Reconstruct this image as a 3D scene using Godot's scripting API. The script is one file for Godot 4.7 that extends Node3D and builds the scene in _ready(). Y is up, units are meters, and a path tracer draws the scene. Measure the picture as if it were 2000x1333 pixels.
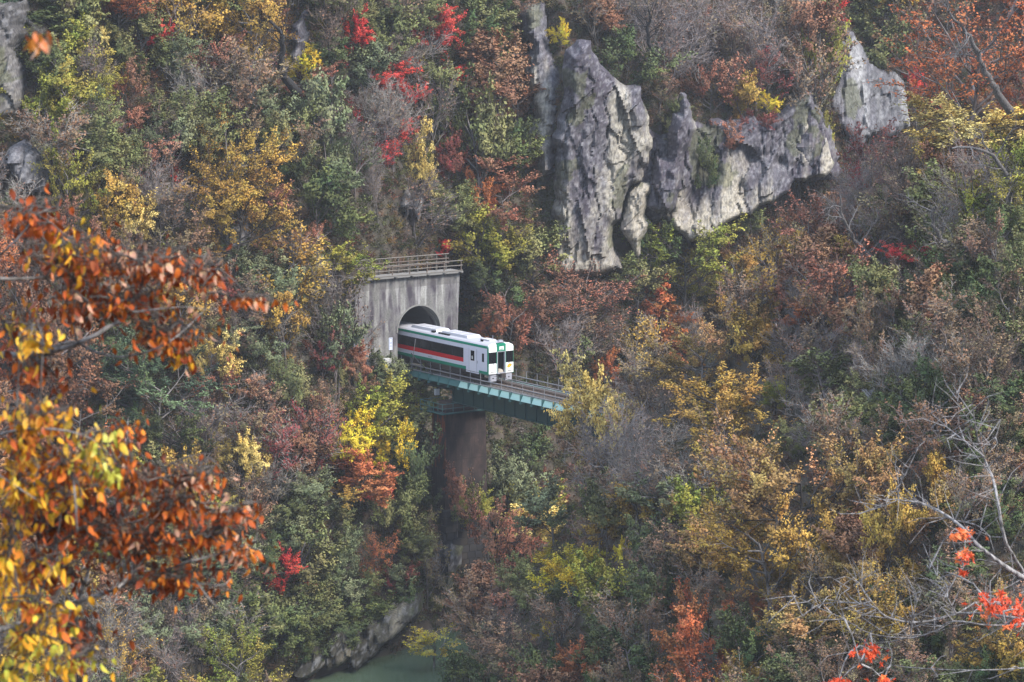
extends Node3D
# A railcar leaving a tunnel above a wooded gorge in autumn. Metres, y up, the rails at height 0; the camera looks along -z.

const FOCAL := 5250.0           # focal length in pixels of a picture 2000 wide
const EYE := 40.2               # height of the viewpoint above the rails
const PITCH := 8.25
const RIVER := -24.0

var noise_a := FastNoiseLite.new()
var noise_b := FastNoiseLite.new()
var noise_c := FastNoiseLite.new()
var cells := FastNoiseLite.new()
var names := {}
var mats := {}
var landmarks := []              # [picture x, picture y, short name]
var keep_clear := []             # boxes of the picture that no filling tree may hide

# ---------------------------------------------------------------- small helpers
class Tris:
	var v := PackedVector3Array()
	var n := PackedVector3Array()
	var c := PackedColorArray()
	var uv := PackedVector2Array()
	var i := PackedInt32Array()
	func tri(a: Vector3, b: Vector3, d: Vector3, col: Color) -> void:
		var k := v.size()
		var m := (d - a).cross(b - a).normalized()
		v.append(a); v.append(b); v.append(d)
		n.append(m); n.append(m); n.append(m)
		c.append(col); c.append(col); c.append(col)
		i.append(k); i.append(k + 1); i.append(k + 2)
	func quad(a: Vector3, b: Vector3, d: Vector3, e: Vector3, col: Color) -> void:
		var k := v.size()
		var m := (e - a).cross(b - a).normalized()
		v.append(a); v.append(b); v.append(d); v.append(e)
		n.append(m); n.append(m); n.append(m); n.append(m)
		c.append(col); c.append(col); c.append(col); c.append(col)
		i.append(k); i.append(k + 1); i.append(k + 2); i.append(k); i.append(k + 2); i.append(k + 3)
	func leaf(a: Vector3, b: Vector3, d: Vector3, e: Vector3, m: Vector3, col: Color) -> void:
		var k := v.size()
		v.append(a); v.append(b); v.append(d); v.append(e)
		n.append(m); n.append(m); n.append(m); n.append(m)
		c.append(col); c.append(col); c.append(col); c.append(col)
		if (e - a).cross(b - a).dot(m) > 0.0:
			i.append(k); i.append(k + 1); i.append(k + 2); i.append(k); i.append(k + 2); i.append(k + 3)
		else:
			i.append(k); i.append(k + 2); i.append(k + 1); i.append(k); i.append(k + 3); i.append(k + 2)
	func tube(pts: PackedVector3Array, radii: PackedFloat32Array, sides: int, col: Color) -> void:
		var base := v.size()
		for k in pts.size():
			var d := (pts[mini(k + 1, pts.size() - 1)] - pts[maxi(k - 1, 0)]).normalized()
			var x := d.cross(Vector3(0.31, 0.2, 0.93)).normalized()
			var y := d.cross(x)
			for s in sides:
				var a := TAU * s / sides
				var o := x * cos(a) + y * sin(a)
				v.append(pts[k] + o * radii[k]); n.append(o); c.append(col)
		for k in pts.size() - 1:
			for s in sides:
				var p := base + k * sides + s
				var q := base + k * sides + (s + 1) % sides
				i.append(p); i.append(p + sides); i.append(q)
				i.append(q); i.append(p + sides); i.append(q + sides)
	# a box whose eight corners are o +- x +- y +- z, every edge cut by bev
	func box(o: Vector3, x: Vector3, y: Vector3, z: Vector3, col: Color) -> void:
		for s in [1.0, -1.0]:
			quad(o + s * x - s * y - z, o + s * x + s * y - z, o + s * x + s * y + z, o + s * x - s * y + z, col)
			quad(o + s * y + s * x - z, o + s * y - s * x - z, o + s * y - s * x + z, o + s * y + s * x + z, col)
			quad(o + s * z + s * x + y, o + s * z - s * x + y, o + s * z - s * x - y, o + s * z + s * x - y, col)
	func mesh() -> ArrayMesh:
		var a := []
		a.resize(Mesh.ARRAY_MAX)
		a[Mesh.ARRAY_VERTEX] = v
		if n.size() == v.size():
			a[Mesh.ARRAY_NORMAL] = n
		a[Mesh.ARRAY_COLOR] = c
		if uv.size() == v.size():
			a[Mesh.ARRAY_TEX_UV] = uv
		a[Mesh.ARRAY_INDEX] = i
		var m := ArrayMesh.new()
		m.add_surface_from_arrays(Mesh.PRIMITIVE_TRIANGLES, a)
		return m

func numbered(called: String) -> String:
	var k: int = names.get(called, 0)
	names[called] = k + 1
	return called if k == 0 else "%s_%03d" % [called, k]

func lin(r: float, g: float, b: float) -> Color:
	return Color(r, g, b)

func mat(called: String, col: Color, rough := 0.8, metal := 0.0) -> StandardMaterial3D:   # col is a linear base colour
	if mats.has(called):
		return mats[called]
	var m := StandardMaterial3D.new()
	m.resource_name = called
	m.albedo_color = col.linear_to_srgb()
	m.roughness = rough
	m.metallic = metal
	m.cull_mode = BaseMaterial3D.CULL_DISABLED
	mats[called] = m
	return m

func painted(called: String, rough := 0.8) -> StandardMaterial3D:   # takes its colour from the vertices
	var m := mat(called, Color.WHITE, rough)
	m.vertex_color_use_as_albedo = true
	return m

func thing(called: String, label: String, category: String, at := Vector3.ZERO, group := "") -> Node3D:
	var o := Node3D.new()
	o.name = numbered(called)
	add_child(o)
	o.position = at
	o.set_meta("label", label)
	o.set_meta("category", category)
	if group != "":
		o.set_meta("group", group)
	return o

func part(called: String, mesh: Mesh, material: Material, parent: Node, at := Vector3.ZERO) -> MeshInstance3D:
	var o := MeshInstance3D.new()
	var kid_names: Dictionary = parent.get_meta("_kids", {})
	var k: int = kid_names.get(called, 0)
	kid_names[called] = k + 1
	parent.set_meta("_kids", kid_names)
	o.name = called if k == 0 else "%s_%03d" % [called, k]
	o.mesh = mesh
	o.material_override = material
	parent.add_child(o, true)
	o.position = at
	return o

func structure(called: String, mesh: Mesh, material: Material) -> MeshInstance3D:
	var o := MeshInstance3D.new()
	o.name = numbered(called)
	o.mesh = mesh
	o.material_override = material
	o.set_meta("kind", "structure")
	add_child(o)
	return o

# ---------------------------------------------------------------- the camera's geometry and the ground
func sight(px: float, py: float) -> Vector3:      # direction of a picture point, one metre deep along the horizontal -z
	var p := deg_to_rad(PITCH)
	var dx := (px - 1000.0) / FOCAL
	var dy := (666.5 - py) / FOCAL
	var d := Vector3(dx, dy * cos(p) - sin(p), -cos(p) - dy * sin(p))
	return d / -d.z

func at(px: float, py: float, deep: float) -> Vector3:
	return Vector3(0, EYE, 0) + sight(px, py) * deep

func seen_at(q: Vector3) -> Vector2:             # the inverse: where a point falls in the picture
	var p := deg_to_rad(PITCH)
	var r := q - Vector3(0, EYE, 0)
	var f := -r.z * cos(p) - r.y * sin(p)
	var u := r.y * cos(p) - r.z * sin(p)
	return Vector2(1000.0 + FOCAL * r.x / f, 666.5 - FOCAL * u / f)

# far hillside: how deep it lies (along -z) at a place across and a height
func hill_deep(x: float, y: float) -> float:
	var b := 231.0 + 1.6 * (x + 18.0)
	if x < -18.0:
		b = 231.0 + 0.9 * (x + 18.0)
	elif x > -6.0:
		b = 250.2 + 1.3 * (x + 6.0) - 0.3 * maxf(0.0, x - 4.0) - 0.35 * maxf(0.0, x - 20.0)
	var steep := smoothstep(2.0, 6.0, x) * (1.0 - smoothstep(38.0, 46.0, x))                  # the cliffs
	var rise := 0.75 * (y - RIVER)
	if y > 5.0:
		rise = lerpf(rise, 21.75 + 0.14 * (minf(y, 22.0) - 5.0) + 1.05 * maxf(0.0, y - 22.0), steep)
	b += rise
	if y > 45.0:
		b += 0.5 * (y - 45.0)
	b += 8.0 * exp(-((x + 8.0) * (x + 8.0) / 30.0 + (y - 3.0) * (y - 3.0) / 90.0))           # the portal's cutting
	var near_bore := clampf((6.5 - absf(x + 10.0)) / 3.0, 0, 1) * clampf((8.0 - y) / 2.0, 0, 1) * clampf((y + 2.0) / 1.5, 0, 1)
	b += 14.0 * near_bore
	b += 3.2 * noise_a.get_noise_2d(x * 1.0, y * 1.0) + 1.2 * noise_b.get_noise_2d(x * 3.0, y * 2.0)
	return b

# near slope on the other bank: its height at a place across and a depth
func slope_height(x: float, deep: float) -> float:
	var y := RIVER + 1.5 * (x + 6.0)
	if x > 10.0:
		y = 0.0 + 0.85 * (x - 10.0)
	y += 0.25 * (minf(deep, 226.0) - 225.0) - 0.7 * maxf(0.0, deep - 226.0)
	y += 1.6 * noise_a.get_noise_2d(x * 2.0 + 300.0, deep * 2.0) + 0.6 * noise_b.get_noise_2d(x * 4.0, deep * 4.0)
	return y

func ground_at(px: float, py: float) -> Vector3:
	var s := sight(px, py)
	var o := Vector3(0, EYE, 0)
	var d := 118.0
	while d < 380.0:
		var q := o + s * d
		if _under(q, d):
			var lo := d - 1.5
			var hi := d
			for k in 5:
				var mid := (lo + hi) * 0.5
				if _under(o + s * mid, mid):
					hi = mid
				else:
					lo = mid
			return o + s * hi
		d += 1.5
	return o + s * 380.0

func _under(q: Vector3, d: float) -> bool:
	return q.y < RIVER or q.y < slope_height(q.x, d) or d > hill_deep(q.x, q.y)

func on_slope(q: Vector3) -> bool:
	return q.y < slope_height(q.x, -q.z) + 0.7

# ---------------------------------------------------------------- trees
const PALETTE := {
	"r": [Color(0.60, 0.045, 0.050), Color(0.52, 0.050, 0.030), Color(0.64, 0.10, 0.075), Color(0.48, 0.035, 0.05)],
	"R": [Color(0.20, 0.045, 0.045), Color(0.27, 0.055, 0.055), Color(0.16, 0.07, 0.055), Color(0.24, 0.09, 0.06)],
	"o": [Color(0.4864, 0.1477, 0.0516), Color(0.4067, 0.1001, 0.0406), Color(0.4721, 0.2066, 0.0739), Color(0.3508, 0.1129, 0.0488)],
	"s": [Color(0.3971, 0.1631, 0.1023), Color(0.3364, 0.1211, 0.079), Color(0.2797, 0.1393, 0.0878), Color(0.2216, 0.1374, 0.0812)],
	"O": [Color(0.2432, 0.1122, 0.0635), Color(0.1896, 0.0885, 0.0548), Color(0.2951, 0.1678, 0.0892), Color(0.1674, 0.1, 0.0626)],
	"y": [Color(0.70, 0.540, 0.050), Color(0.64, 0.520, 0.045), Color(0.54, 0.500, 0.040), Color(0.70, 0.47, 0.04)],
	"p": [Color(0.72, 0.560, 0.200), Color(0.64, 0.510, 0.170), Color(0.68, 0.490, 0.130), Color(0.56, 0.48, 0.19)],
	"g": [Color(0.42, 0.265, 0.050), Color(0.46, 0.30, 0.065), Color(0.34, 0.25, 0.055), Color(0.37, 0.20, 0.05)],
	"l": [Color(0.25, 0.270, 0.040), Color(0.33, 0.300, 0.050), Color(0.18, 0.220, 0.040), Color(0.30, 0.24, 0.05)],
	"m": [Color(0.1377, 0.1583, 0.0553), Color(0.1825, 0.1928, 0.0745), Color(0.1151, 0.1356, 0.0534), Color(0.2145, 0.1939, 0.0806)],
	"d": [Color(0.0653, 0.1087, 0.0406), Color(0.0943, 0.1232, 0.0464), Color(0.0798, 0.0943, 0.0435), Color(0.1305, 0.145, 0.0435)],
	"b": [Color(0.072, 0.126, 0.078), Color(0.102, 0.156, 0.09), Color(0.06, 0.096, 0.06), Color(0.12, 0.168, 0.072)],
	"G": [Color(0.16, 0.190, 0.105), Color(0.13, 0.160, 0.090), Color(0.20, 0.21, 0.11), Color(0.12, 0.15, 0.07)],
	"t": [Color(0.20, 0.120, 0.080), Color(0.24, 0.150, 0.090), Color(0.17, 0.15, 0.08), Color(0.22, 0.10, 0.08)],
	"k": [Color(0.25, 0.1419, 0.0836), Color(0.2182, 0.1683, 0.0934), Color(0.1822, 0.099, 0.0657), Color(0.1733, 0.1649, 0.0817)],
	"a": [Color(0.40, 0.235, 0.080), Color(0.36, 0.255, 0.080), Color(0.40, 0.205, 0.10), Color(0.29, 0.22, 0.07)],
}
const LOOKS := {
	"r": "scarlet", "R": "wine red", "o": "orange", "s": "salmon pink", "O": "russet", "y": "bright yellow", "p": "pale yellow", "g": "golden ochre",
	"l": "lime green", "m": "olive green", "d": "dark green", "b": "blue green", "G": "sage green", "t": "grey leafless", "k": "brown thin-leaved", "a": "tan gold",
}
# trunk: share of the height below the crown; kids: branches at each level; ang: their angle; trop: pull upwards; leaf: leaves per twig, their size and how flat they lie
const KINDS := {
	"maple": {"trunk": 0.34, "kids": [9, 6, 5], "ang": [1.2, 0.75, 0.7], "ratio": [0.70, 0.5, 0.42], "trop": [0.05, 0.0, -0.02], "leaf": 22, "size": 0.021, "flat": 0.85, "spread": 0.06, "r": 0.018},
	"round": {"trunk": 0.30, "kids": [9, 6, 5], "ang": [0.85, 0.75, 0.8], "ratio": [0.58, 0.48, 0.42], "trop": [0.12, 0.05, 0.0], "leaf": 22, "size": 0.021, "flat": 0.5, "spread": 0.065, "r": 0.021},
	"dense": {"trunk": 0.34, "kids": [11, 7, 5], "ang": [1.2, 0.75, 0.75], "ratio": [0.72, 0.48, 0.42], "trop": [0.05, 0.0, -0.02], "leaf": 32, "size": 0.019, "flat": 0.85, "spread": 0.065, "r": 0.02},
	"grand": {"trunk": 0.30, "kids": [12, 7, 6], "ang": [1.15, 0.75, 0.75], "ratio": [0.72, 0.46, 0.36], "trop": [0.06, 0.02, 0.0], "leaf": 23, "size": 0.0145, "flat": 0.85, "spread": 0.048, "r": 0.02},
	"airy": {"trunk": 0.28, "kids": [12, 7, 6], "ang": [1.1, 0.75, 0.75], "ratio": [0.72, 0.48, 0.38], "trop": [0.07, 0.02, 0.0], "leaf": 11, "size": 0.0125, "flat": 0.85, "spread": 0.05, "r": 0.02, "twig": 1},
	"sparse": {"trunk": 0.25, "kids": [8, 6, 6], "ang": [0.85, 0.7, 0.7], "ratio": [0.66, 0.5, 0.42], "trop": [0.12, 0.05, 0.02], "leaf": 10, "size": 0.018, "flat": 0.7, "spread": 0.055, "r": 0.018, "twig": 2},
	"bare": {"trunk": 0.22, "kids": [8, 6, 6], "ang": [0.75, 0.65, 0.7], "ratio": [0.70, 0.52, 0.45], "trop": [0.14, 0.07, 0.02], "leaf": 2, "size": 0.017, "flat": 0.5, "spread": 0.06, "r": 0.019, "twig": 4},
	"shrub": {"trunk": 0.06, "kids": [12, 6, 4], "ang": [0.8, 0.7, 0.8], "ratio": [0.85, 0.42, 0.4], "trop": [0.10, 0.05, 0.0], "leaf": 24, "size": 0.024, "flat": 0.35, "spread": 0.08, "r": 0.012},
	"cone": {"trunk": 0.12, "kids": [24, 6, 4], "ang": [1.35, 0.6, 0.6], "ratio": [0.30, 0.5, 0.5], "trop": [0.02, 0.0, 0.0], "leaf": 26, "size": 0.02, "flat": 0.85, "spread": 0.045, "r": 0.013, "cone": true},
}
const WOOD := {"pale": Color(0.33, 0.31, 0.29), "grey": Color(0.17, 0.155, 0.15), "dark": Color(0.055, 0.048, 0.045), "lilac": Color(0.22, 0.19, 0.19)}

var tree_cache := {}

func rand_dir(rng: RandomNumberGenerator) -> Vector3:
	var z := rng.randf_range(-1.0, 1.0)
	var a := rng.randf() * TAU
	var r := sqrt(1.0 - z * z)
	return Vector3(r * cos(a), z, r * sin(a))

func grow(p: Vector3, dir: Vector3, length: float, radius: float, level: int, sp: Dictionary, rng: RandomNumberGenerator, w: Tris, cr: Tris, pal: Array, tint: Color, wood: Color, twig: Color) -> void:
	var segs: int = [6, 4, 3, 2][level]
	var pts := PackedVector3Array([p])
	var radii := PackedFloat32Array([radius])
	var d := dir
	var wob: float = [0.10, 0.22, 0.25, 0.25][level]
	var trop: float = 0.0 if level == 0 else sp.trop[level - 1]
	for k in segs:
		d = (d + rand_dir(rng) * wob + Vector3.UP * trop).normalized()
		p += d * length / segs
		pts.append(p)
		radii.append(radius * lerpf(1.0, 0.35, float(k + 1) / segs))
	if level <= 1:
		w.tube(pts, radii, 6 if level == 0 else 4, wood)
	else:
		cr.tube(pts, radii, 3, twig.lerp(wood, 0.5) if level == 2 else twig)
	if level < 3:
		var n: int = sp.kids[level]
		var start: float = sp.trunk if level == 0 else 0.25
		var turn := rng.randf() * TAU
		for k in n:
			var f := start + (1.0 - start) * (k + 0.6 * rng.randf() + 0.2) / n
			if level > 0 and k == n - 1:
				f = 1.0
			f = minf(f, 0.999)
			var seg := int(f * segs)
			var q := pts[seg].lerp(pts[seg + 1], f * segs - seg)
			var dd := (pts[seg + 1] - pts[seg]).normalized()
			turn += 2.4 + rng.randf_range(-0.5, 0.5)
			var side := dd.cross(Vector3(sin(turn * 3.1), 0.3, cos(turn * 1.7)).normalized()).normalized()
			side = side.rotated(dd, turn)
			var ang: float = sp.ang[level] * rng.randf_range(0.75, 1.2)
			if level > 0 and k == n - 1:
				ang *= 0.3
			var nd := (dd * cos(ang) + side * sin(ang)).normalized()
			var shrink := 1.0
			if level == 0:
				shrink = (1.25 - 0.75 * (f - start) / (1.0 - start)) if sp.has("cone") else (1.0 - 0.35 * absf((f - start) / (1.0 - start) - 0.35))
				if sp.has("cone"):
					shrink = maxf(0.12, 1.25 * (1.0 - (f - start) / (1.0 - start)))
			var t2 := tint
			if level <= 1:
				var base: Color = pal[rng.randi() % pal.size()]
				t2 = base if level == 0 else tint.lerp(base, 0.45)
				var val := rng.randf_range(0.72, 1.25)
				t2 = Color(t2.r * val, t2.g * val, t2.b * val)
			grow(q, nd, length * sp.ratio[level] * shrink * rng.randf_range(0.75, 1.2), radius * (0.5 if level == 0 else 0.55), level + 1, sp, rng, w, cr, pal, t2, wood, twig)
	else:
		var spread: float = sp.spread
		var size: float = sp.size
		var flat: float = sp.flat
		for k in sp.get("twig", 1):
			var f := rng.randf()
			var q := pts[0].lerp(pts[2], f)
			var e := q + (d * 0.6 + rand_dir(rng) + Vector3.UP * 0.25) * spread * 1.3
			var off := (e - q).cross(Vector3(0.6, 0.1, -0.8)).normalized() * 0.0024
			cr.tri(q - off, q + off, e, twig)
		for k in sp.leaf:
			var f := rng.randf()
			var o := rand_dir(rng) * rng.randf() * spread
			o.y *= 1.0 - 0.55 * flat
			var q := pts[0].lerp(pts[2], f) + o
			var up := (Vector3.UP * flat * 1.4 + rand_dir(rng)).normalized()
			var ax := up.cross(rand_dir(rng)).normalized() * size * rng.randf_range(0.6, 1.15)
			var bx := up.cross(ax) * rng.randf_range(0.45, 0.75)
			var val := rng.randf_range(0.84, 1.16)
			var col := Color(tint.r * val, tint.g * val, tint.b * val)
			# leaves turn their faces outwards, so that a crown is shaded as one body
			var out := Vector3(q.x, (q.y - 0.55) * 0.8, q.z).normalized()
			if up.dot(out) < 0.0:
				up = -up
				bx = -bx
			cr.leaf(q - ax, q + bx * 0.9 + up * size * 0.15, q + ax, q - bx - up * size * 0.1, (out * 0.75 + up * 0.5 + Vector3.UP * 0.15).normalized(), col)

func tree_meshes(species: String, letter: String, variant: int) -> Array:   # [trunk mesh, crown mesh, crown's middle height, half height, half width]
	var key := "%s %s %d" % [species, letter, variant]
	if tree_cache.has(key):
		return tree_cache[key]
	var rng := RandomNumberGenerator.new()
	rng.seed = hash(key)
	var w := Tris.new()
	var cr := Tris.new()
	var sp: Dictionary = KINDS[species]
	var wood: Color = WOOD[["grey", "dark", "grey", "lilac"][(variant + letter.unicode_at(0)) % 4]]
	var twig: Color = Color(0.23, 0.20, 0.20) if species in ["bare", "sparse"] else Color(0.10, 0.08, 0.075)
	if variant % 3 == 1 and species in ["bare", "sparse"]:
		twig = Color(0.15, 0.115, 0.105)
	elif variant % 3 == 2 and species in ["bare", "sparse"]:
		twig = Color(0.34, 0.32, 0.30)
	var h := 0.78
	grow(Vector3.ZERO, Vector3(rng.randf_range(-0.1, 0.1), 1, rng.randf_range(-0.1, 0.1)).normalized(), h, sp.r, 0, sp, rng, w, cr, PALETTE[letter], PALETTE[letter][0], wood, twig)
	# the root flare goes on down into the ground
	w.tube(PackedVector3Array([Vector3(0, -0.25, 0), Vector3(0, 0.01, 0)]), PackedFloat32Array([sp.r * 1.5, sp.r]), 6, wood)
	var ys := []
	var xs := []
	for k in range(0, cr.v.size(), 7):
		ys.append(cr.v[k].y)
		xs.append(maxf(absf(cr.v[k].x), absf(cr.v[k].z)))
	ys.sort()
	xs.sort()
	var lo: float = ys[int(ys.size() * 0.09)]
	var hi: float = ys[int(ys.size() * 0.94)]
	var out := [w.mesh(), cr.mesh(), (lo + hi) * 0.5, (hi - lo) * 0.5, xs[int(xs.size() * 0.82)]]
	tree_cache[key] = out
	return out

# a tree whose crown has its middle at that picture point and those half sizes, standing on the ground below it
func tree(called: String, label: String, category: String, cx: float, cy: float, rx: float, ry: float, species: String, letter: String, variant: int, group := "", deep := 0.0) -> Node3D:
	var m := tree_meshes(species, letter, variant)
	var below: float = ry * m[2] / m[3]
	var base := ground_at(cx, cy + below)
	if deep > 0.0:
		base = at(cx, cy + below, deep)
	for k in 2:
		if deep > 0.0:
			break
		base = ground_at(cx, cy + below * 0.99)
	if deep < 0.0:                                         # rooted on rock that stands out from the hillside
		base = at(cx, cy + below, -base.z + deep)
	var scale_px := FOCAL / -base.z
	var o := thing(called, label, category, base, group)
	var rng := RandomNumberGenerator.new()
	rng.seed = hash("%s %f %f" % [called, cx, cy])
	o.rotation.y = rng.randf() * TAU
	var s := Vector3(rx / scale_px / m[4], ry / scale_px / m[3], rx / scale_px / m[4])
	part("trunk", m[0], bark_mat("bark", Color.WHITE), o).scale = s
	part("crown", m[1], leaf_mat(), o).scale = s
	return o

func leaf_mat() -> StandardMaterial3D:
	var m := painted("leaves", 0.7)
	m.backlight_enabled = true
	m.backlight = Color(0.5, 0.5, 0.5)
	m.metallic_specular = 0.3
	return m

var bark_noise: NoiseTexture2D

func bark_mat(called: String, col: Color) -> StandardMaterial3D:
	var m := painted(called, 0.92)
	if m.albedo_texture == null:
		m.albedo_color = col.linear_to_srgb()
		if bark_noise == null:
			bark_noise = NoiseTexture2D.new()
			var f := FastNoiseLite.new()
			f.seed = 14
			f.frequency = 0.03
			f.fractal_octaves = 4
			bark_noise.noise = f
			bark_noise.seamless = true
			bark_noise.width = 256
			bark_noise.height = 256
			var g := Gradient.new()
			g.colors = PackedColorArray([Color(0.45, 0.44, 0.43), Color(0.8, 0.8, 0.8), Color(1, 1, 1)])
			g.offsets = PackedFloat32Array([0.25, 0.5, 0.7])
			bark_noise.color_ramp = g
		m.albedo_texture = bark_noise
		m.uv1_triplanar = true
		m.uv1_scale = Vector3(1.6, 0.5, 1.6)
		m.heightmap_enabled = true
		m.heightmap_texture = bark_noise
		m.heightmap_scale = 4.0
	return m

# ---------------------------------------------------------------- rocks
func _hash2(a: int, b: int, c: int) -> float:
	var h := (a * 374761393 + b * 668265263 + c * 2147483647) & 0x7fffffff
	h = ((h ^ (h >> 13)) * 1274126177) & 0x7fffffff
	return float((h ^ (h >> 16)) & 0xffff) / 65535.0

# broken stone: the plane is split into leaning flat cells; returns the height and a tone
func facet(x: float, y: float, w: float, h: float, seedy: int) -> Vector2:
	var gx := int(floorf(x / w))
	var gy := int(floorf(y / h))
	var best := 1e9
	var out := Vector2.ZERO
	for j in range(-1, 2):
		for k in range(-1, 2):
			var cx := gx + k
			var cy := gy + j
			var dx := x / w - cx - _hash2(cx, cy, seedy)
			var dy := y / h - cy - _hash2(cx, cy, seedy + 1)
			var d := dx * dx + dy * dy
			if d < best:
				best = d
				out = Vector2((_hash2(cx, cy, seedy + 2) - 0.5) + dx * (_hash2(cx, cy, seedy + 3) - 0.5) * 1.3 + dy * (_hash2(cx, cy, seedy + 4) - 0.5) * 1.3, _hash2(cx, cy, seedy + 5))
	return out

func rock(called: String, label: String, short: String, outline: Array, deep: float, thick: float, look: Dictionary) -> void:
	var poly := PackedVector2Array()
	var mid := Vector3.ZERO
	if deep == 0.0:                                        # let into the hillside
		var m := Vector2.ZERO
		for q in outline:
			m += q / outline.size()
		deep = 270.0
		for k in 8:
			var w := at(m.x, m.y, deep)
			deep = lerpf(deep, hill_deep(w.x, w.y) - look.get("proud", 0.6), 0.8)
	for q in outline:
		mid += at(q.x, q.y, deep)
	mid /= outline.size()
	# the face leans as the hillside behind it does
	var lean_x: float = look.get("lean", 0.8 * (hill_deep(mid.x + 4.0, mid.y) - hill_deep(mid.x - 4.0, mid.y)) / 8.0)
	var lean_y: float = look.get("lean", 0.7 * (hill_deep(mid.x, mid.y + 4.0) - hill_deep(mid.x, mid.y - 4.0)) / 8.0)
	var cx := 0.0
	var cy := 0.0
	for q in outline:
		var w := at(q.x, q.y, deep)
		poly.append(Vector2(w.x - mid.x, w.y - mid.y))
		cx += q.x / outline.size()
		cy += q.y / outline.size()
	var jag := PackedVector2Array()
	for e in poly.size():
		var p0 := poly[e]
		var p1 := poly[(e + 1) % poly.size()]
		var cuts := maxi(1, int(p0.distance_to(p1) / 0.7))
		for k in cuts:
			var p := p0.lerp(p1, float(k) / cuts)
			jag.append(p + Vector2(_hash2(e, k, int(deep)) - 0.5, _hash2(k, e, int(deep) + 5) - 0.5) * 0.55)
	poly = jag
	var lo := poly[0]
	var hi := poly[0]
	for q in poly:
		lo = lo.min(q)
		hi = hi.max(q)
	var step: float = look.get("step", 0.28)
	var nx := int((hi.x - lo.x) / step) + 3
	var ny := int((hi.y - lo.y) / step) + 3
	var t := Tris.new()
	var index := PackedInt32Array()
	index.resize(nx * ny)
	index.fill(-1)
	var round_off: float = look.get("round", 2.5)
	var seedy: float = look.get("seed", 0.0)
	var rough: float = look.get("rough", 1.0)
	var pale: Array = look.get("pale", [0.0, 0.0, -1.0])
	for j in ny:
		for k in nx:
			var q := Vector2(lo.x + (k - 1) * step, lo.y + (j - 1) * step)
			var inside := Geometry2D.is_point_in_polygon(q, poly)
			var near := 1e9
			var spot := q
			for e in poly.size():
				var c := Geometry2D.get_closest_point_to_segment(q, poly[e], poly[(e + 1) % poly.size()])
				var dd := c.distance_squared_to(q)
				if dd < near:
					near = dd
					spot = c
			near = sqrt(near)
			if not inside and near > step * 1.6:
				continue
			var z := -3.0
			var p := q
			var sx := q.x + seedy
			var warp := noise_b.get_noise_2d(sx * 3.0, q.y * 3.0)
			var slab := noise_a.get_noise_2d(sx * 1.3, q.y * 0.8 + 90.0)
			var rib := noise_c.get_noise_2d(sx * 3.2 + 3.0 * warp, q.y * 0.45 + seedy)
			var f1 := facet(sx + 0.35 * warp + 0.22 * q.y, q.y + 0.4 * slab, 3.8, 8.5, int(seedy))
			var f2 := facet(sx + 0.15 * warp - 0.18 * q.y, q.y + 0.15 * warp, 1.3, 3.2, int(seedy) + 9)
			var block := f1.y - 0.5
			var chip := f2.y - 0.5
			var fine := noise_b.get_noise_2d(sx * 12.0, q.y * 7.0)
			if inside:
				var r := minf(near / round_off, 1.0)
				z = thick * (1.0 - pow(1.0 - r, 2.2))
				z += rough * (0.9 * slab + 1.7 * f1.x + 0.5 * f2.x - 0.75 * pow(maxf(0.0, 1.0 - absf(rib) * 4.5), 2.0) + 0.2 * fine) * minf(1.0, near / 0.9)
				for e in look.get("hollow", []):                  # caves and deep recesses
					var c := at(e[0], e[1], deep)
					var far: float = Vector2(c.x - mid.x, c.y - mid.y).distance_to(q) / (e[2] * deep / FOCAL)
					z -= e[3] * exp(-far * far * (1.0 + 0.6 * warp))
				if look.has("under"):                       # a foot that is cut back under the face
					z -= look.under * smoothstep(0.45, 0.0, (q.y - lo.y) / (hi.y - lo.y)) * smoothstep(0.3, 0.8, (q.x - lo.x) / (hi.x - lo.x))
			else:
				p = spot
			var u := (q.x - lo.x) / (hi.x - lo.x)
			var h := (q.y - lo.y) / (hi.y - lo.y)
			var patch := noise_a.get_noise_2d(sx * 2.2 + 40.0, q.y * 1.3)
			var streak := noise_b.get_noise_2d(sx * 5.0 + 2.0 * warp, q.y * 0.5 + 20.0)
			var pl: float = clampf((pale[0] * (u - 0.5) + pale[1] * (0.5 - h) + pale[2] + 0.9 * patch + 0.55 * streak + 0.25 * block + 0.2 * chip + 0.15 * fine) * 1.7 + 0.42, 0.0, 1.0)
			var dk: Color = look.get("dark", Color(0.078, 0.068, 0.088))
			var lt: Color = look.get("light", Color(0.38, 0.355, 0.30))
			var grey := dk.lerp(look.get("grey", Color(0.145, 0.14, 0.16)), clampf(0.3 + 0.9 * noise_b.get_noise_2d(sx * 2.2 + 7.0, q.y * 1.4) + 0.5 * chip, 0.0, 1.0))
			var col := grey.lerp(lt, pl)
			var spot_l := noise_b.get_noise_2d(sx * 30.0, q.y * 22.0)
			if spot_l > 0.3:
				col = col.lerp(Color(0.34, 0.34, 0.36), 0.35)
			elif spot_l < -0.36:
				col = col.lerp(Color(0.08, 0.075, 0.08), 0.4)
			var moss := noise_a.get_noise_2d(sx * 3.0 - 60.0, q.y * 3.0)
			if moss > 0.3:
				col = col.lerp(Color(0.09, 0.10, 0.035), 0.5)
			index[j * nx + k] = t.v.size()
			t.v.append(Vector3(p.x, p.y, z - lean_x * p.x - lean_y * p.y))
			t.c.append(col)
			t.n.append(Vector3.ZERO)
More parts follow.
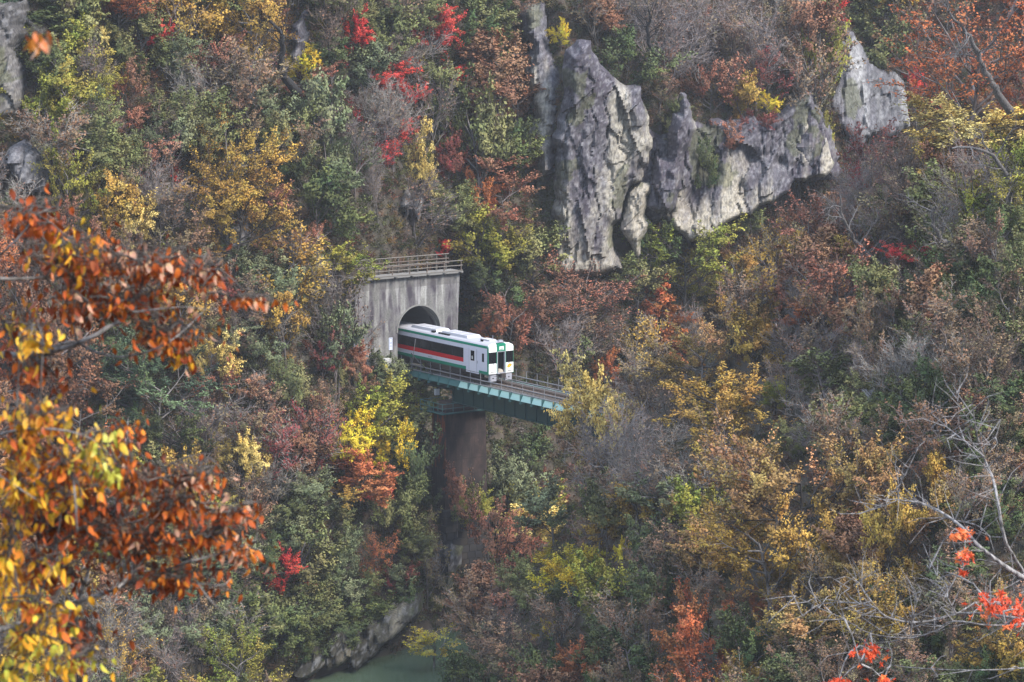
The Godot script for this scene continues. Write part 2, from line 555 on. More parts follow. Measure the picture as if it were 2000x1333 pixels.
	for j in ny - 1:
		for k in nx - 1:
			var a := index[j * nx + k]
			var b := index[j * nx + k + 1]
			var c := index[(j + 1) * nx + k + 1]
			var d := index[(j + 1) * nx + k]
			for f in [[a, c, b], [a, d, c]]:
				if f[0] >= 0 and f[1] >= 0 and f[2] >= 0:
					t.i.append(f[0]); t.i.append(f[1]); t.i.append(f[2])
					var m := (t.v[f[2]] - t.v[f[0]]).cross(t.v[f[1]] - t.v[f[0]])
					for v in f:
						t.n[v] += m
	t.n.clear()                                         # facets, as broken stone has
	var o := MeshInstance3D.new()
	o.name = numbered(called)
	o.mesh = t.mesh()
	o.material_override = rock_mat()
	o.position = mid
	o.set_meta("label", label)
	o.set_meta("category", look.get("category", "rock"))
	o.set_meta("group", look.get("group", "rocks of the gorge"))
	add_child(o)
	if short != "":
		landmarks.append([cx, cy, short])
	if look.get("clear", true):
		var px := PackedVector2Array()
		for q in outline:
			px.append(q)
		for shrunk in Geometry2D.offset_polygon(px, -32.0 if called == "bank_rock" else -16.0 if thick > 3.0 else -8.0):
			keep_clear.append(shrunk)

func rock_mat() -> StandardMaterial3D:
	if mats.has("stone"):
		return mats["stone"]
	var m := painted("stone", 0.95)
	var tx := NoiseTexture2D.new()
	var f := FastNoiseLite.new()
	f.seed = 9
	f.noise_type = FastNoiseLite.TYPE_SIMPLEX
	f.frequency = 0.02
	f.fractal_octaves = 5
	tx.noise = f
	tx.width = 512
	tx.height = 512
	tx.seamless = true
	var g := Gradient.new()
	g.colors = PackedColorArray([Color(0.66, 0.66, 0.68), Color(0.88, 0.88, 0.88), Color(1, 1, 1)])
	g.offsets = PackedFloat32Array([0.2, 0.5, 0.75])
	tx.color_ramp = g
	m.albedo_texture = tx
	m.uv1_triplanar = true
	m.uv1_scale = Vector3(0.25, 0.13, 0.25)
	m.heightmap_enabled = true
	m.heightmap_texture = tx
	m.heightmap_scale = 9.0
	m.metallic_specular = 0.3
	return m

func pts(flat: Array, ox := 0.0, oy := 0.0, k := 1.0) -> Array:
	var out := []
	for j in range(0, flat.size(), 2):
		out.append(Vector2(ox + flat[j] / k, oy + flat[j + 1] / k))
	return out

func all_rocks() -> void:
	var s := 2.38
	rock("cliff", "tall dark grey rock pillar with cream streaked foot and pointed top, the largest cliff", "great rock pillar",
		pts([345, 178, 318, 205, 298, 235, 285, 330, 292, 420, 272, 500, 255, 560, 232, 625, 245, 720, 248, 850, 232, 960, 230, 1050, 208, 1180, 203, 1290, 400, 1290, 600, 1275, 570, 1225, 535, 1170, 518, 1110, 528, 1065, 552, 1030, 575, 985, 585, 920, 610, 880, 650, 850, 690, 760, 706, 660, 692, 560, 664, 470, 650, 420, 560, 390, 500, 340, 440, 270, 405, 200, 375, 180], 980, 0, s),
		0.0, 4.0, {"proud": 2.2, "seed": 11.0, "pale": [0.85, 1.5, -0.30], "round": 1.6, "under": 1.0, "category": "cliff", "step": 0.19})
	rock("rock_spur", "slim grey rock rib hanging beside the tall pillar, over the small cave", "hanging rock rib",
		pts([872, 432, 886, 520, 905, 612, 880, 680, 858, 720, 838, 800, 845, 880, 805, 960, 775, 985, 690, 992, 672, 960, 690, 880, 686, 800, 706, 720, 770, 735, 762, 640, 775, 560, 815, 510, 850, 450], 980, 0, s),
		0.0, 2.4, {"proud": 2.8, "seed": 57.0, "pale": [0.1, 0.9, -0.36], "round": 1.4, "step": 0.2})
	rock("rock_stump", "pale cream rock leg tapering downward under the hanging rib", "cream rock leg",
		pts([590, 890, 650, 852, 692, 850, 690, 960, 672, 1000, 690, 1045, 650, 1105, 640, 1200, 605, 1170, 575, 1110, 545, 1060, 575, 1000], 980, 0, s),
		0.0, 1.8, {"proud": 2.4, "seed": 83.0, "pale": [0.3, 0.1, 0.45], "round": 1.4, "step": 0.24, "light": Color(0.41, 0.375, 0.31)})
	rock("cliff", "narrow purple grey rock pillar just behind the tallest one, with a pale top", "narrow purple pillar",
		pts([95, 40, 190, 0, 215, 60, 222, 180, 252, 290, 292, 360, 300, 420, 280, 500, 252, 600, 240, 780, 190, 850, 165, 872, 158, 770, 130, 700, 125, 600, 150, 550, 120, 450, 105, 330, 130, 210, 80, 140], 980, 0, s),
		0.0, 2.6, {"proud": 3.0, "seed": 131.0, "pale": [-0.5, -0.1, -0.28], "round": 1.8, "category": "cliff", "dark": Color(0.085, 0.07, 0.09)})
	rock("cliff", "broad overhanging cliff wall with cream foot and dark hollow between rib and slab", "overhanging cream wall",
		pts([590, 800, 600, 640, 660, 560, 720, 610, 800, 600, 870, 560, 950, 590, 1010, 545, 1090, 570, 1160, 540, 1240, 580, 1330, 540, 1400, 470, 1470, 450, 1530, 580, 1580, 780, 1550, 830, 1450, 850, 1385, 845, 1350, 905, 1300, 930, 1200, 965, 1120, 1005, 1040, 1035, 960, 1090, 870, 1110, 800, 1060, 745, 1010, 690, 1000, 620, 960], 980, 0, s),
		0.0, 2.6, {"seed": 171.0, "pale": [0.5, 1.5, -0.36], "round": 0.8, "step": 0.2, "category": "cliff", "light": Color(0.41, 0.375, 0.31), "proud": 2.4, "rough": 0.9,
		"hollow": [[1375, 330, 24, 2.2], [1350, 385, 26, 2.2], [1300, 405, 22, 2.4], [1238, 405, 16, 2.6], [1470, 310, 14, 1.5], [1525, 320, 12, 1.5]]})
	rock("rock_slab", "dark purple pointed rock slab, smooth and leaning, above the tan treetops", "dark purple slab",
		pts([1412, 395, 1470, 440, 1520, 550, 1562, 650, 1585, 780, 1565, 835, 1450, 845, 1380, 820, 1352, 740, 1335, 680, 1362, 600, 1385, 500], 980, 0, s),
		0.0, 2.4, {"proud": 4.4, "seed": 205.0, "pale": [0.0, 0.5, -0.55], "round": 2.6, "dark": Color(0.075, 0.06, 0.078), "rough": 0.5})
	rock("cliff", "far pale cliff face with white streaks, highest of the cliffs behind the orange maple", "far pale cliff",
		pts([300, 480, 335, 380, 370, 330, 385, 230, 410, 150, 460, 140, 500, 210, 540, 300, 600, 330, 660, 330, 720, 380, 745, 480, 740, 600, 680, 625, 600, 640, 520, 625, 460, 670, 400, 640, 350, 580], 1480, 0, s),
		0.0, 2.6, {"proud": 2.4, "seed": 260.0, "pale": [0.2, 0.8, -0.2], "round": 1.5, "category": "cliff", "light": Color(0.36, 0.36, 0.365), "dark": Color(0.11, 0.11, 0.12)})
	var q := 3.33
	rock("boulder", "grey furrowed boulder embedded in the wooded slope beside yellow trees", "furrowed boulder",
		pts([40, 990, 80, 935, 170, 922, 235, 935, 275, 985, 310, 1060, 330, 1190, 290, 1260, 200, 1270, 130, 1210, 70, 1130, 30, 1060], 0, 0, q),
		0.0, 2.4, {"proud": 2.6, "seed": 310.0, "pale": [0, 0, -0.35], "round": 1.6, "dark": Color(0.11, 0.11, 0.125), "step": 0.2})
	rock("rock_spur", "tall pale grey rock rib at the upper edge of the slope under the pine", "upper grey rib",
		pts([-60, 0, 150, 0, 140, 180, 150, 240, 110, 330, 150, 420, 172, 560, 150, 680, 100, 760, 60, 780, -60, 760], 0, 0, q),
		0.0, 1.8, {"proud": 1.6, "seed": 350.0, "pale": [0, 0, 0.0], "round": 0.8, "light": Color(0.20, 0.19, 0.18), "dark": Color(0.08, 0.075, 0.075), "step": 0.2})
	rock("rock_spur", "thin grey rock fin behind the golden tree", "thin grey fin",
		pts([590, 230, 640, 60, 700, 60, 720, 200, 700, 360, 640, 430, 590, 420, 600, -1], 390, 0, q),
		0.0, 1.2, {"seed": 390.0, "pale": [0, 0, 0.0], "round": 1.0, "light": Color(0.32, 0.32, 0.32), "step": 0.2})
	for a in [["grey rock face showing between bare twigs on the upper slope", "upper grey outcrop", 365, 150, 25, 34, -1], ["grey rock face behind the tallest golden tree", "golden tree rock", 475, 445, 24, 46, -1],
			["pale rock patch under the bright yellow tree", "pale rock patch", 800, 395, 26, 40, -1], ["grey outcrop high beside the wine red crowns, above the narrow pillar", "high grey outcrop", 960, 12, 40, 26, -1],
			["grey rock face half hidden by shrubs above the river mouth of the slope", "half hidden rock", 870, 1100, 40, 60, -1], ["dark rock outcrop among fallen leaves on the near slope", "leaf strewn outcrop", 1730, 790, 42, 45, 0],
			["tall dark rock edge rising from the water, on the inner bend", "dark rock edge", 935, 1200, 40, 75, 0], ["grey bare rock on the slope above the orange beech", "bare slope rock", 60, 470, 30, 26, -1]]:
		var flat := []
		var rng := RandomNumberGenerator.new()
		rng.seed = int(a[2] * 7 + a[3])
		for k in 14:
			var an := TAU * k / 14.0
			var r := rng.randf_range(0.5, 1.2)
			flat.append(a[2] + cos(an) * a[4] * r)
			flat.append(a[3] - sin(an) * a[5] * r)
		var deep: float = a[6]
		if deep == 0.0:
			deep = -ground_at(a[2], a[3]).z - 0.3
		deep = maxf(deep, 0.0)
		rock("rock_outcrop", a[0], a[1], pts(flat), deep, 0.9, {"lean": 0.0 if a[6] == 0 else 0.6, "seed": float(a[2]), "pale": [0, 0, -0.3], "round": 0.8, "light": Color(0.26, 0.25, 0.235), "dark": Color(0.075, 0.072, 0.075), "step": 0.2, "clear": false})
	# the river bank's pale rocks
	var bank := [["pale rock bluff at the water's edge, the largest on the bank", "pale bank bluff", [596, 1050, 612, 1000, 650, 1010, 672, 960, 720, 975, 756, 930, 800, 950, 850, 900, 890, 925, 930, 905, 950, 960, 905, 1010, 850, 1030, 800, 1050, 760, 1080, 700, 1105, 660, 1135, 612, 1150, 586, 1110]],
		["moss topped rock buttress at the waterline beside the pale bluff", "mossy buttress", [470, 1070, 490, 1010, 520, 1000, 545, 970, 575, 1000, 590, 1080, 600, 1150, 560, 1175, 530, 1195, 495, 1180, 462, 1195, 455, 1140]],
		["low rounded boulder lying on the river bank", "low bank boulder", [310, 1215, 335, 1170, 375, 1150, 395, 1120, 440, 1150, 465, 1195, 420, 1215, 380, 1240, 330, 1245]]]
	for b in bank:
		var outline := pts(b[2], 460, 842, 2.6)
		var low := 0.0
		for v in outline:
			low = maxf(low, v.y)
		var mid_x := 0.0
		for v in outline:
			mid_x += v.x / outline.size()
		var foot := ground_at(mid_x, low - 4.0)
		rock("bank_rock", b[0], b[1], outline, -foot.z - 1.0, 2.0, {"seed": mid_x, "pale": [0.4, 0.6, -0.22], "round": 0.8, "rough": 1.3, "light": Color(0.30, 0.27, 0.205), "dark": Color(0.045, 0.042, 0.03), "grey": Color(0.09, 0.085, 0.065), "step": 0.18, "group": "rocks along the river bank"})

# ---------------------------------------------------------------- the track's own axes: s along it towards the viewer, w across it (away), y up
const ALONG := Vector3(0.578, 0, 0.816)
const ACROSS := Vector3(0.816, 0, -0.578)
const ORIGIN := Vector3(-1.05, 0, -250.0)

func tk(s: float, w: float, y: float) -> Vector3:
	return ALONG * s + ACROSS * w + Vector3.UP * y

func tbox(t: Tris, s0: float, s1: float, w0: float, w1: float, y0: float, y1: float, col := Color.WHITE) -> void:
	t.box(tk((s0 + s1) / 2, (w0 + w1) / 2, (y0 + y1) / 2), ALONG * (s1 - s0) / 2, ACROSS * (w1 - w0) / 2, Vector3.UP * (y1 - y0) / 2, col)

func one_box(s0: float, s1: float, w0: float, w1: float, y0: float, y1: float) -> ArrayMesh:
	var t := Tris.new()
	tbox(t, s0, s1, w0, w1, y0, y1)
	return t.mesh()

func bar(a: Vector3, b: Vector3, r: float, sides := 6) -> ArrayMesh:
	var t := Tris.new()
	t.tube(PackedVector3Array([a, b]), PackedFloat32Array([r, r]), sides, Color.WHITE)
	return t.mesh()

# ---------------------------------------------------------------- the tunnel's portal
const MOUTH := -14.0

func concrete() -> StandardMaterial3D:
	var im := Image.create(512, 384, false, Image.FORMAT_RGB8)
	var f := FastNoiseLite.new()
	f.seed = 3
	f.frequency = 0.012
	f.fractal_octaves = 5
	for x in 512:
		for y in 384:
			var h := y / 384.0                       # 0 at the top
			var sway := 3.0 * f.get_noise_2d(x * 0.7, y * 1.2 + 900.0)
			var xs := x + sway
			var run := 0.45 + 0.9 * f.get_noise_2d(xs * 1.3, 5.0) + 0.2 * f.get_noise_2d(xs * 5.0, 99.0)
			var dark := clampf(0.50 + 1.3 * f.get_noise_2d(xs * 1.6, 40.0 + y * 0.25) + 0.5 * f.get_noise_2d(xs * 6.0, 7.0 + y * 0.3), 0.0, 1.0)
			var white := clampf((f.get_noise_2d(xs * 3.3, 400.0 + y * 0.2) - 0.16) * 5.0, 0.0, 1.0)
			var n := f.get_noise_2d(x * 1.6, y * 1.1 + 1000.0)
			var fine := f.get_noise_2d(x * 11.0, y * 9.0 + 300.0)
			var stain := clampf(dark * clampf((0.52 + run * 0.5 - h) * 2.4, 0.0, 1.0) * (0.75 + 1.3 * n) * 0.95, 0.0, 1.0)
			var v := 0.48 + 0.16 * n + 0.08 * fine
			var c := Color(v * 1.0, v * 1.0, v * 0.985)
			c = c.lerp(Color(0.235, 0.215, 0.25), stain)
			c = c.lerp(Color(0.72, 0.72, 0.72), white * clampf(1.2 - h, 0.0, 1.0) * 0.45)
			if h < 0.095:
				c = c.lerp(Color(0.30, 0.29, 0.29), 0.35 + 0.4 * n)
			if fmod(h * 5.0 + 0.1, 1.0) < 0.014:
				c = c * 0.9
			if h > 0.62 and f.get_noise_2d(x * 2.0 + 55.0, y * 2.0) > 0.15:
				c = c.lerp(Color(0.42, 0.42, 0.36), 0.5)
			im.set_pixel(x, y, c)
	var m := mat("stained_concrete", Color.WHITE, 0.92)
	m.albedo_color = Color(1, 1, 1)
	m.albedo_texture = ImageTexture.create_from_image(im)
	return m

func portal() -> void:
	var o := thing("tunnel_portal", "grey stained concrete tunnel portal with an arched mouth and railings on top", "tunnel portal", ORIGIN + ALONG * MOUTH)
	landmarks.append([800, 590, "tunnel portal"])
	var cm := concrete()
	var front := PackedVector2Array([Vector2(-5.3, -2.5), Vector2(-7.3, 5.6), Vector2(-7.35, 8.75), Vector2(4.85, 8.75), Vector2(4.35, -2.5), Vector2(2.5, -2.5), Vector2(2.5, 3.3)])
	var arch := PackedVector2Array()
	for k in 21:
		var a := PI * k / 20.0
		arch.append(Vector2(2.5 * cos(a), 3.3 + 2.5 * sin(a)))
	front.remove_at(6)
	front.append_array(arch)
	front.append(Vector2(-2.5, -2.5))
	var t := Tris.new()
	var idx := Geometry2D.triangulate_polygon(front)
	for e in front.size():                             # front, sides and soffit as extruded strips
		var p := front[e]
		var r := front[(e + 1) % front.size()]
		var k := t.v.size()
		t.quad(tk(0, p.x, p.y), tk(-1.6, p.x, p.y), tk(-1.6, r.x, r.y), tk(0, r.x, r.y), Color.WHITE)
		for v in 4:
			var w: Vector2 = [p, p, r, r][v]
			t.uv.append(Vector2((w.x + 8.0) / 14.0 + [0.0, 0.1, 0.1, 0.0][v], (8.8 - w.y) / 11.5))
	for side in [0.0, -1.6]:
		var k0 := t.v.size()
		for p in front:
			t.v.append(tk(side, p.x, p.y)); t.n.append(ALONG if side == 0.0 else -ALONG); t.c.append(Color.WHITE)
			t.uv.append(Vector2((p.x + 8.0) / 14.0, (8.8 - p.y) / 11.5))
		for v in range(0, idx.size(), 3):
			var a := k0 + idx[v]
			var b := k0 + idx[v + 1]
			var c := k0 + idx[v + 2]
			var good := (t.v[c] - t.v[a]).cross(t.v[b] - t.v[a]).dot(t.n[a]) > 0.0
			t.i.append(a); t.i.append(b if good else c); t.i.append(c if good else b)
	part("portal_wall", t.mesh(), cm, o)
	# a rounded raised rim round the mouth
	var rim := Tris.new()
	for e in arch.size() - 1:
		var a0 := (arch[e] - Vector2(0, 3.3)) * 1.0
		var a1 := (arch[e + 1] - Vector2(0, 3.3)) * 1.0
		var o0 := a0 * 1.06
		var o1 := a1 * 1.06
		var up := Vector2(0, 3.3)
		rim.quad(tk(0.06, a0.x, a0.y + 3.3), tk(0.06, o0.x, o0.y + 3.3), tk(0.06, o1.x, o1.y + 3.3), tk(0.06, a1.x, a1.y + 3.3), Color.WHITE)
		rim.quad(tk(0.06, o0.x, o0.y + 3.3), tk(-0.1, o0.x, o0.y + 3.3), tk(-0.1, o1.x, o1.y + 3.3), tk(0.06, o1.x, o1.y + 3.3), Color.WHITE)
		rim.quad(tk(0.06, a0.x, a0.y + 3.3), tk(0.06, a1.x, a1.y + 3.3), tk(-0.3, a1.x, a1.y + 3.3), tk(-0.3, a0.x, a0.y + 3.3), Color.WHITE)
	part("arch_rim", rim.mesh(), mat("rim_concrete", lin(0.17, 0.17, 0.165), 0.9), o)
	var bore := Tris.new()
	var ring := PackedVector2Array([Vector2(2.7, -1.2)])
	for k in 15:
		var a := PI * k / 14.0
		ring.append(Vector2(2.7 * cos(a), 3.3 + 2.7 * sin(a)))
	ring.append(Vector2(-2.7, -1.2))
	for e in ring.size() - 1:
		bore.quad(tk(-1.3, ring[e].x, ring[e].y), tk(-9.5, ring[e].x, ring[e].y), tk(-9.5, ring[e + 1].x, ring[e + 1].y), tk(-1.3, ring[e + 1].x, ring[e + 1].y), Color.WHITE)
	tbox(bore, -9.8, -9.5, -3, 3, -1.2, 6.2)
	tbox(bore, -9.5, -1.3, -2.7, 2.7, -1.4, -0.4)
	part("tunnel_lining", bore.mesh(), mat("sooty_lining", lin(0.10, 0.10, 0.10), 0.95), o)
	# the slab on the top and its two railings
	part("top_slab", one_box(-1.9, 0.35, -7.6, 5.05, 8.753, 8.93), mat("slab_concrete", lin(0.17, 0.165, 0.16), 0.9), o)
	var rust := mat("rusty_rail", lin(0.12, 0.09, 0.075), 0.8)
	var pale := mat("weathered_rail", lin(0.15, 0.135, 0.12), 0.8)
	var dark := mat("dark_post", lin(0.06, 0.055, 0.05), 0.8)
	for k in 7:
		part("front_post", one_box(0.2, 0.28, -7.3 + k * 2.02, -7.22 + k * 2.02, 8.93, 10.05), rust, o)
	for h in [9.0, 9.5, 9.98]:
		part("front_rail", bar(tk(0.3, -7.5, h), tk(0.3, 5.0, h), 0.045), pale, o)
	for k in 11:
		part("rear_post", one_box(-1.7, -1.58, -7.0 + k * 1.12, -6.82 + k * 1.12, 8.93, 10.5), dark, o)
	for h in [9.6, 10.05, 10.5]:
		part("rear_rail", bar(tk(-1.55, -7.3, h), tk(-1.55, 4.6, h), 0.05), pale if h > 10.3 else rust, o)
	for k in 7:
		part("slab_bracket", one_box(0.353, 0.75, -6.9 + k * 1.9, -6.75 + k * 1.9, 8.76, 8.88), dark, o)
	# notices on the wall and cabinets at its foot
	var sign := thing("wall_sign", "small white notice plate with a blue outline on the portal wall beside the arch", "sign", ORIGIN + ALONG * MOUTH)
	part("plate", one_box(0.003, 0.04, -3.55, -3.12, 1.7, 2.9), mat("sign_white", lin(0.62, 0.66, 0.75), 0.5), sign)
	var mark := Tris.new()
	for q in [[-3.5, -3.17, 2.82, 2.86], [-3.5, -3.46, 1.76, 2.82], [-3.21, -3.17, 1.76, 2.82], [-3.42, -3.25, 2.35, 2.42], [-3.40, -3.27, 2.05, 2.12]]:
		tbox(mark, 0.041, 0.048, q[0], q[1], q[2], q[3])
	part("print", mark.mesh(), mat("sign_blue", lin(0.10, 0.14, 0.30), 0.5), sign)
	part("bracket", one_box(0.003, 0.05, -3.4, -3.27, 0.9, 1.7), dark, sign)
	var box1 := thing("equipment_cabinet", "grey blue metal cabinet against the slanting end of the portal", "cabinet", ORIGIN + ALONG * MOUTH)
	part("cabinet_body", one_box(-0.9, 0.5, -7.9, -6.7, 0.2, 2.9), mat("cabinet_grey", lin(0.17, 0.19, 0.24), 0.6), box1)
	part("cabinet_top", one_box(-1.0, 0.6, -8.0, -6.6, 2.903, 3.0), dark, box1)
	part("cabinet_stand", one_box(-0.8, 0.4, -7.8, -6.8, -3.5, 0.197), dark, box1)
	var box2 := thing("equipment_box", "small white box on a stand below the portal wall", "cabinet", ORIGIN + ALONG * MOUTH)
	part("box_body", one_box(0.9, 1.5, -4.9, -4.2, 0.0, 1.1), mat("box_white", lin(0.45, 0.45, 0.45), 0.5), box2)
	part("box_door", one_box(1.503, 1.54, -4.75, -4.35, 0.25, 0.9), mat("box_grey", lin(0.33, 0.33, 0.33), 0.5), box2)
	part("box_stand", one_box(1.0, 1.4, -4.7, -4.4, -3.0, -0.003), dark, box2)

# ---------------------------------------------------------------- bridge, pier and track
func bridge() -> void:
	var teal := mat("teal_paint", lin(0.05, 0.14, 0.14), 0.55)
	var deep_teal := mat("deep_teal_paint", lin(0.006, 0.038, 0.042), 0.5)
	var pale_teal := mat("pale_teal_paint", lin(0.40, 0.61, 0.56), 0.5)
	var steel := mat("galvanised_steel", lin(0.23, 0.23, 0.25), 0.5, 0.2)
	var dark := mat("dark_steel", lin(0.05, 0.05, 0.055), 0.6)
	var o := thing("railway_bridge", "green steel girder railway bridge with railings carrying the track from the tunnel", "bridge", ORIGIN)
	landmarks.append([1010, 770, "railway bridge"])
	# edge strips: one panel between each pair of brackets
	var k := 0
	var s := -14.0
	while s < 24.0:
		for side in [-1.0, 1.0]:
			var w0: float = 2.02 * side
			var pan := Tris.new()
			pan.box(tk(s + 0.85, w0 + 0.13 * side, -0.45), ALONG * 0.825, ACROSS * (0.14 * side) + Vector3.DOWN * 0.27, ACROSS * (0.02 * side) + Vector3.UP * 0.011, Color.WHITE)
			part("edge_panel", pan.mesh(), pale_teal if s > -4.0 else teal, o)
			if side < 0:
				var br := Tris.new()
				tbox(br, s - 0.05, s + 0.05, -2.34, -1.7, -0.95, -0.12)
				tbox(br, s - 0.12, s + 0.12, -2.36, -2.2, -0.98, -0.84)
				part("bracket", br.mesh(), teal, o)
		for side in [-1.0, 1.0]:
			part("railing_post", bar(tk(s, 2.05 * side, -0.12), tk(s, 2.05 * side, 1.05), 0.032, 5), steel, o)
		s += 1.7
		k += 1
	for side in [-1.0, 1.0]:
		part("top_rail", bar(tk(-14, 2.05 * side, 1.03), tk(24, 2.05 * side, 1.03), 0.022, 5), dark, o)
		part("middle_rail", bar(tk(-14, 2.08 * side, 0.36), tk(24, 2.08 * side, 0.36), 0.05), steel, o)
		part("bottom_rail", bar(tk(-14, 2.10 * side, -0.08), tk(24, 2.10 * side, -0.08), 0.055), steel, o)
	part("deck", one_box(-14, 24, -1.95, 1.95, -0.42, -0.18), mat("deck_dark", lin(0.055, 0.048, 0.045), 0.9), o)
	# shallow girders to the pier, deep ones beyond it, with stiffeners
	for side in [-0.95, 0.95]:
		var g := Tris.new()
		tbox(g, -14.0, -6.6, side - 0.03, side + 0.03, -1.5, -0.42)
		tbox(g, -14.0, -6.6, side - 0.2, side + 0.2, -1.55, -1.5)
		part("short_girder", g.mesh(), deep_teal, o)
		var l := Tris.new()
		tbox(l, -6.4, 24.0, side * 1.25 - 0.03, side * 1.25 + 0.03, -2.55, -0.42)
		tbox(l, -6.4, 24.0, side * 1.25 - 0.22, side * 1.25 + 0.22, -2.62, -2.55)
		part("long_girder", l.mesh(), deep_teal, o)
		for e in 18:
			part("stiffener", one_box(-6.2 + e * 1.7, -6.1 + e * 1.7, side * 1.25 + signf(side) * 0.033, side * 1.25 + signf(side) * 0.15, -2.54, -0.43), deep_teal, o)
	# cross bracing between the girders
	for e in 9:
		part("cross_brace", bar(tk(-5.5 + e * 3.4, -1.15, -2.4), tk(-4.0 + e * 3.4, 1.15, -0.6), 0.06, 4), deep_teal, o)
	# track
	var track := thing("railway_track", "two rust brown rails on dark sleepers across the bridge", "railway track", ORIGIN)
	var rail := mat("rail_steel", lin(0.13, 0.09, 0.07), 0.5, 0.3)
	for side in [-0.56, 0.56]:
		var r := Tris.new()
		tbox(r, -23, 24, side - 0.035, side + 0.035, -0.04, 0.0)
		tbox(r, -23, 24, side - 0.012, side + 0.012, -0.12, -0.04)
		tbox(r, -23, 24, side - 0.07, side + 0.07, -0.14, -0.12)
		part("rail", r.mesh(), rail, track)
	var sl := one_box(-0.11, 0.11, -1.1, 1.1, -0.18, -0.143)
	var wood := mat("sleeper_wood", lin(0.075, 0.055, 0.045), 0.9)
	for e in 60:
		part("sleeper", sl, wood, track, tk(-14.0 + e * 0.62, 0, 0))
	for side in [-0.38, 0.38]:
		part("guard_rail", one_box(-14, 24, side - 0.04, side + 0.04, -0.14, -0.03), rail, track)
	# a black cable hanging from the portal to the railing
	var cable := Tris.new()
	var cp := PackedVector3Array()
	var cr := PackedFloat32Array()
	for e in 13:
		var f := e / 12.0
		cp.append(tk(-12.2, -2.1, 1.5).lerp(tk(-8.3, -2.12, -0.1), f) + Vector3.DOWN * 0.35 * sin(PI * f) * 0.5)
		cr.append(0.045)
	cable.tube(cp, cr, 5, Color.WHITE)
	var cb := thing("cable", "black cable slanting down from the railing near the tunnel mouth to the deck edge", "cable", ORIGIN)
	part("cable_run", cable.mesh(), dark, cb)
	part("cable_mast", bar(tk(-12.2, -2.1, -0.3), tk(-11.4, -2.12, 3.0), 0.035, 5), steel, cb)

	# pier: a brown concrete shaft on a footing of dark stone blocks
	var p := thing("bridge_pier", "tall brown stained concrete bridge pier on dark stone blocks", "bridge pier", ORIGIN + ALONG * -7.2)
	landmarks.append([915, 880, "bridge pier"])
	var stain := Image.create(256, 256, false, Image.FORMAT_RGB8)
	var f := FastNoiseLite.new()
	f.seed = 21
	f.frequency = 0.02
	f.fractal_octaves = 4
	for x in 256:
		var c0 := f.get_noise_2d(x * 3.0, 10.0)
		for y in 256:
			var n := f.get_noise_2d(x * 1.0, y * 0.8)
			var a := clampf(0.5 + n * 0.9 + c0 * 0.15 + 0.25 * f.get_noise_2d(x * 6.0, y * 5.0 + 200.0), 0.0, 1.0)
			var col := Color(0.12, 0.095, 0.095).lerp(Color(0.25, 0.19, 0.18), a)
			if f.get_noise_2d(x * 5.0, y * 2.5 + 500.0) > 0.62:
				col = Color(0.36, 0.33, 0.31)
			if x < 60 and y < 150 and f.get_noise_2d(x * 4.0, y * 0.5 + 800.0) > 0.0:
				col = col.lerp(Color(0.50, 0.21, 0.07), 0.7)
			if y % 64 < 2:
				col = col * 0.72
			if f.get_noise_2d(x * 7.0, y * 0.35 + 60.0) > 0.28:
				col = col.lerp(Color(0.10, 0.08, 0.085), 0.55)
			stain.set_pixel(x, y, col)
	var pm := mat("stained_pier", Color.WHITE, 0.95)
	pm.albedo_color = Color.WHITE
	pm.albedo_texture = ImageTexture.create_from_image(stain)
	var sh := Tris.new()
	var top := [Vector2(-1.1, -2.25), Vector2(1.1, -2.25), Vector2(1.1, 2.45), Vector2(-1.1, 2.45)]
	for e in 4:
		var a: Vector2 = top[e]
		var b: Vector2 = top[(e + 1) % 4]
		var y1 := -3.4
		var y0 := -13.0
		sh.quad(tk(a.x * 1.12, a.y * 1.06, y0), tk(a.x, a.y, y1), tk(b.x, b.y, y1), tk(b.x * 1.12, b.y * 1.06, y0), Color.WHITE)
		var u := [0.0, 0.22, 0.25, 1.0][e] as float
		var u1 := [0.2, 0.9, 0.45, 0.6][e] as float
		sh.uv.append(Vector2(u, 1)); sh.uv.append(Vector2(u, 0)); sh.uv.append(Vector2(u1, 0)); sh.uv.append(Vector2(u1, 1))
	var cap0 := sh.v.size()
	sh.quad(tk(-1.1, -2.25, -3.4), tk(1.1, -2.25, -3.4), tk(1.1, 2.45, -3.4), tk(-1.1, 2.45, -3.4), Color.WHITE)
	for e in 4:
		sh.uv.append(Vector2(0.5, 0.5))
	part("shaft", sh.mesh(), pm, p)
	var cap := Tris.new()
	tbox(cap, -0.7, 0.7, -1.8, 1.8, -3.397, -2.62)
	part("pier_cap", cap.mesh(), mat("pier_cap_brown", lin(0.07, 0.05, 0.045), 0.9), p)
	part("footing_core", one_box(-1.5, 1.5, -2.55, 2.55, -22.0, -13.003), mat("mortar", lin(0.03, 0.03, 0.032), 0.95), p)
	var rng := RandomNumberGenerator.new()
	rng.seed = 77
	var stones := []
	for v in 3:
		stones.append(mat("block_stone_%s" % ["dark", "mid", "brown"][v], [lin(0.020, 0.019, 0.022), lin(0.028, 0.026, 0.028), lin(0.033, 0.027, 0.024)][v], 0.95))
	for row in 11:
		var y0 := -13.05 - row * 0.72
		for e in 6:
			var w0 := -2.62 + e * 0.88 + (0.2 if row % 2 else 0.0)
			var w1 := minf(w0 + 0.84, 2.65)
			if w1 - w0 > 0.2:
				part("stone_block", one_box(1.503, 1.58 + rng.randf() * 0.08, w0, w1, y0 - 0.69, y0 - 0.02), stones[rng.randi() % 3], p)
		for e in 4:
			var s0 := -1.5 + e * 0.76 + (0.15 if row % 2 else 0.0)
			part("stone_block", one_box(s0, minf(s0 + 0.72, 1.5), -2.66 - rng.randf() * 0.08, -2.553, y0 - 0.69, y0 - 0.02), stones[rng.randi() % 3], p)
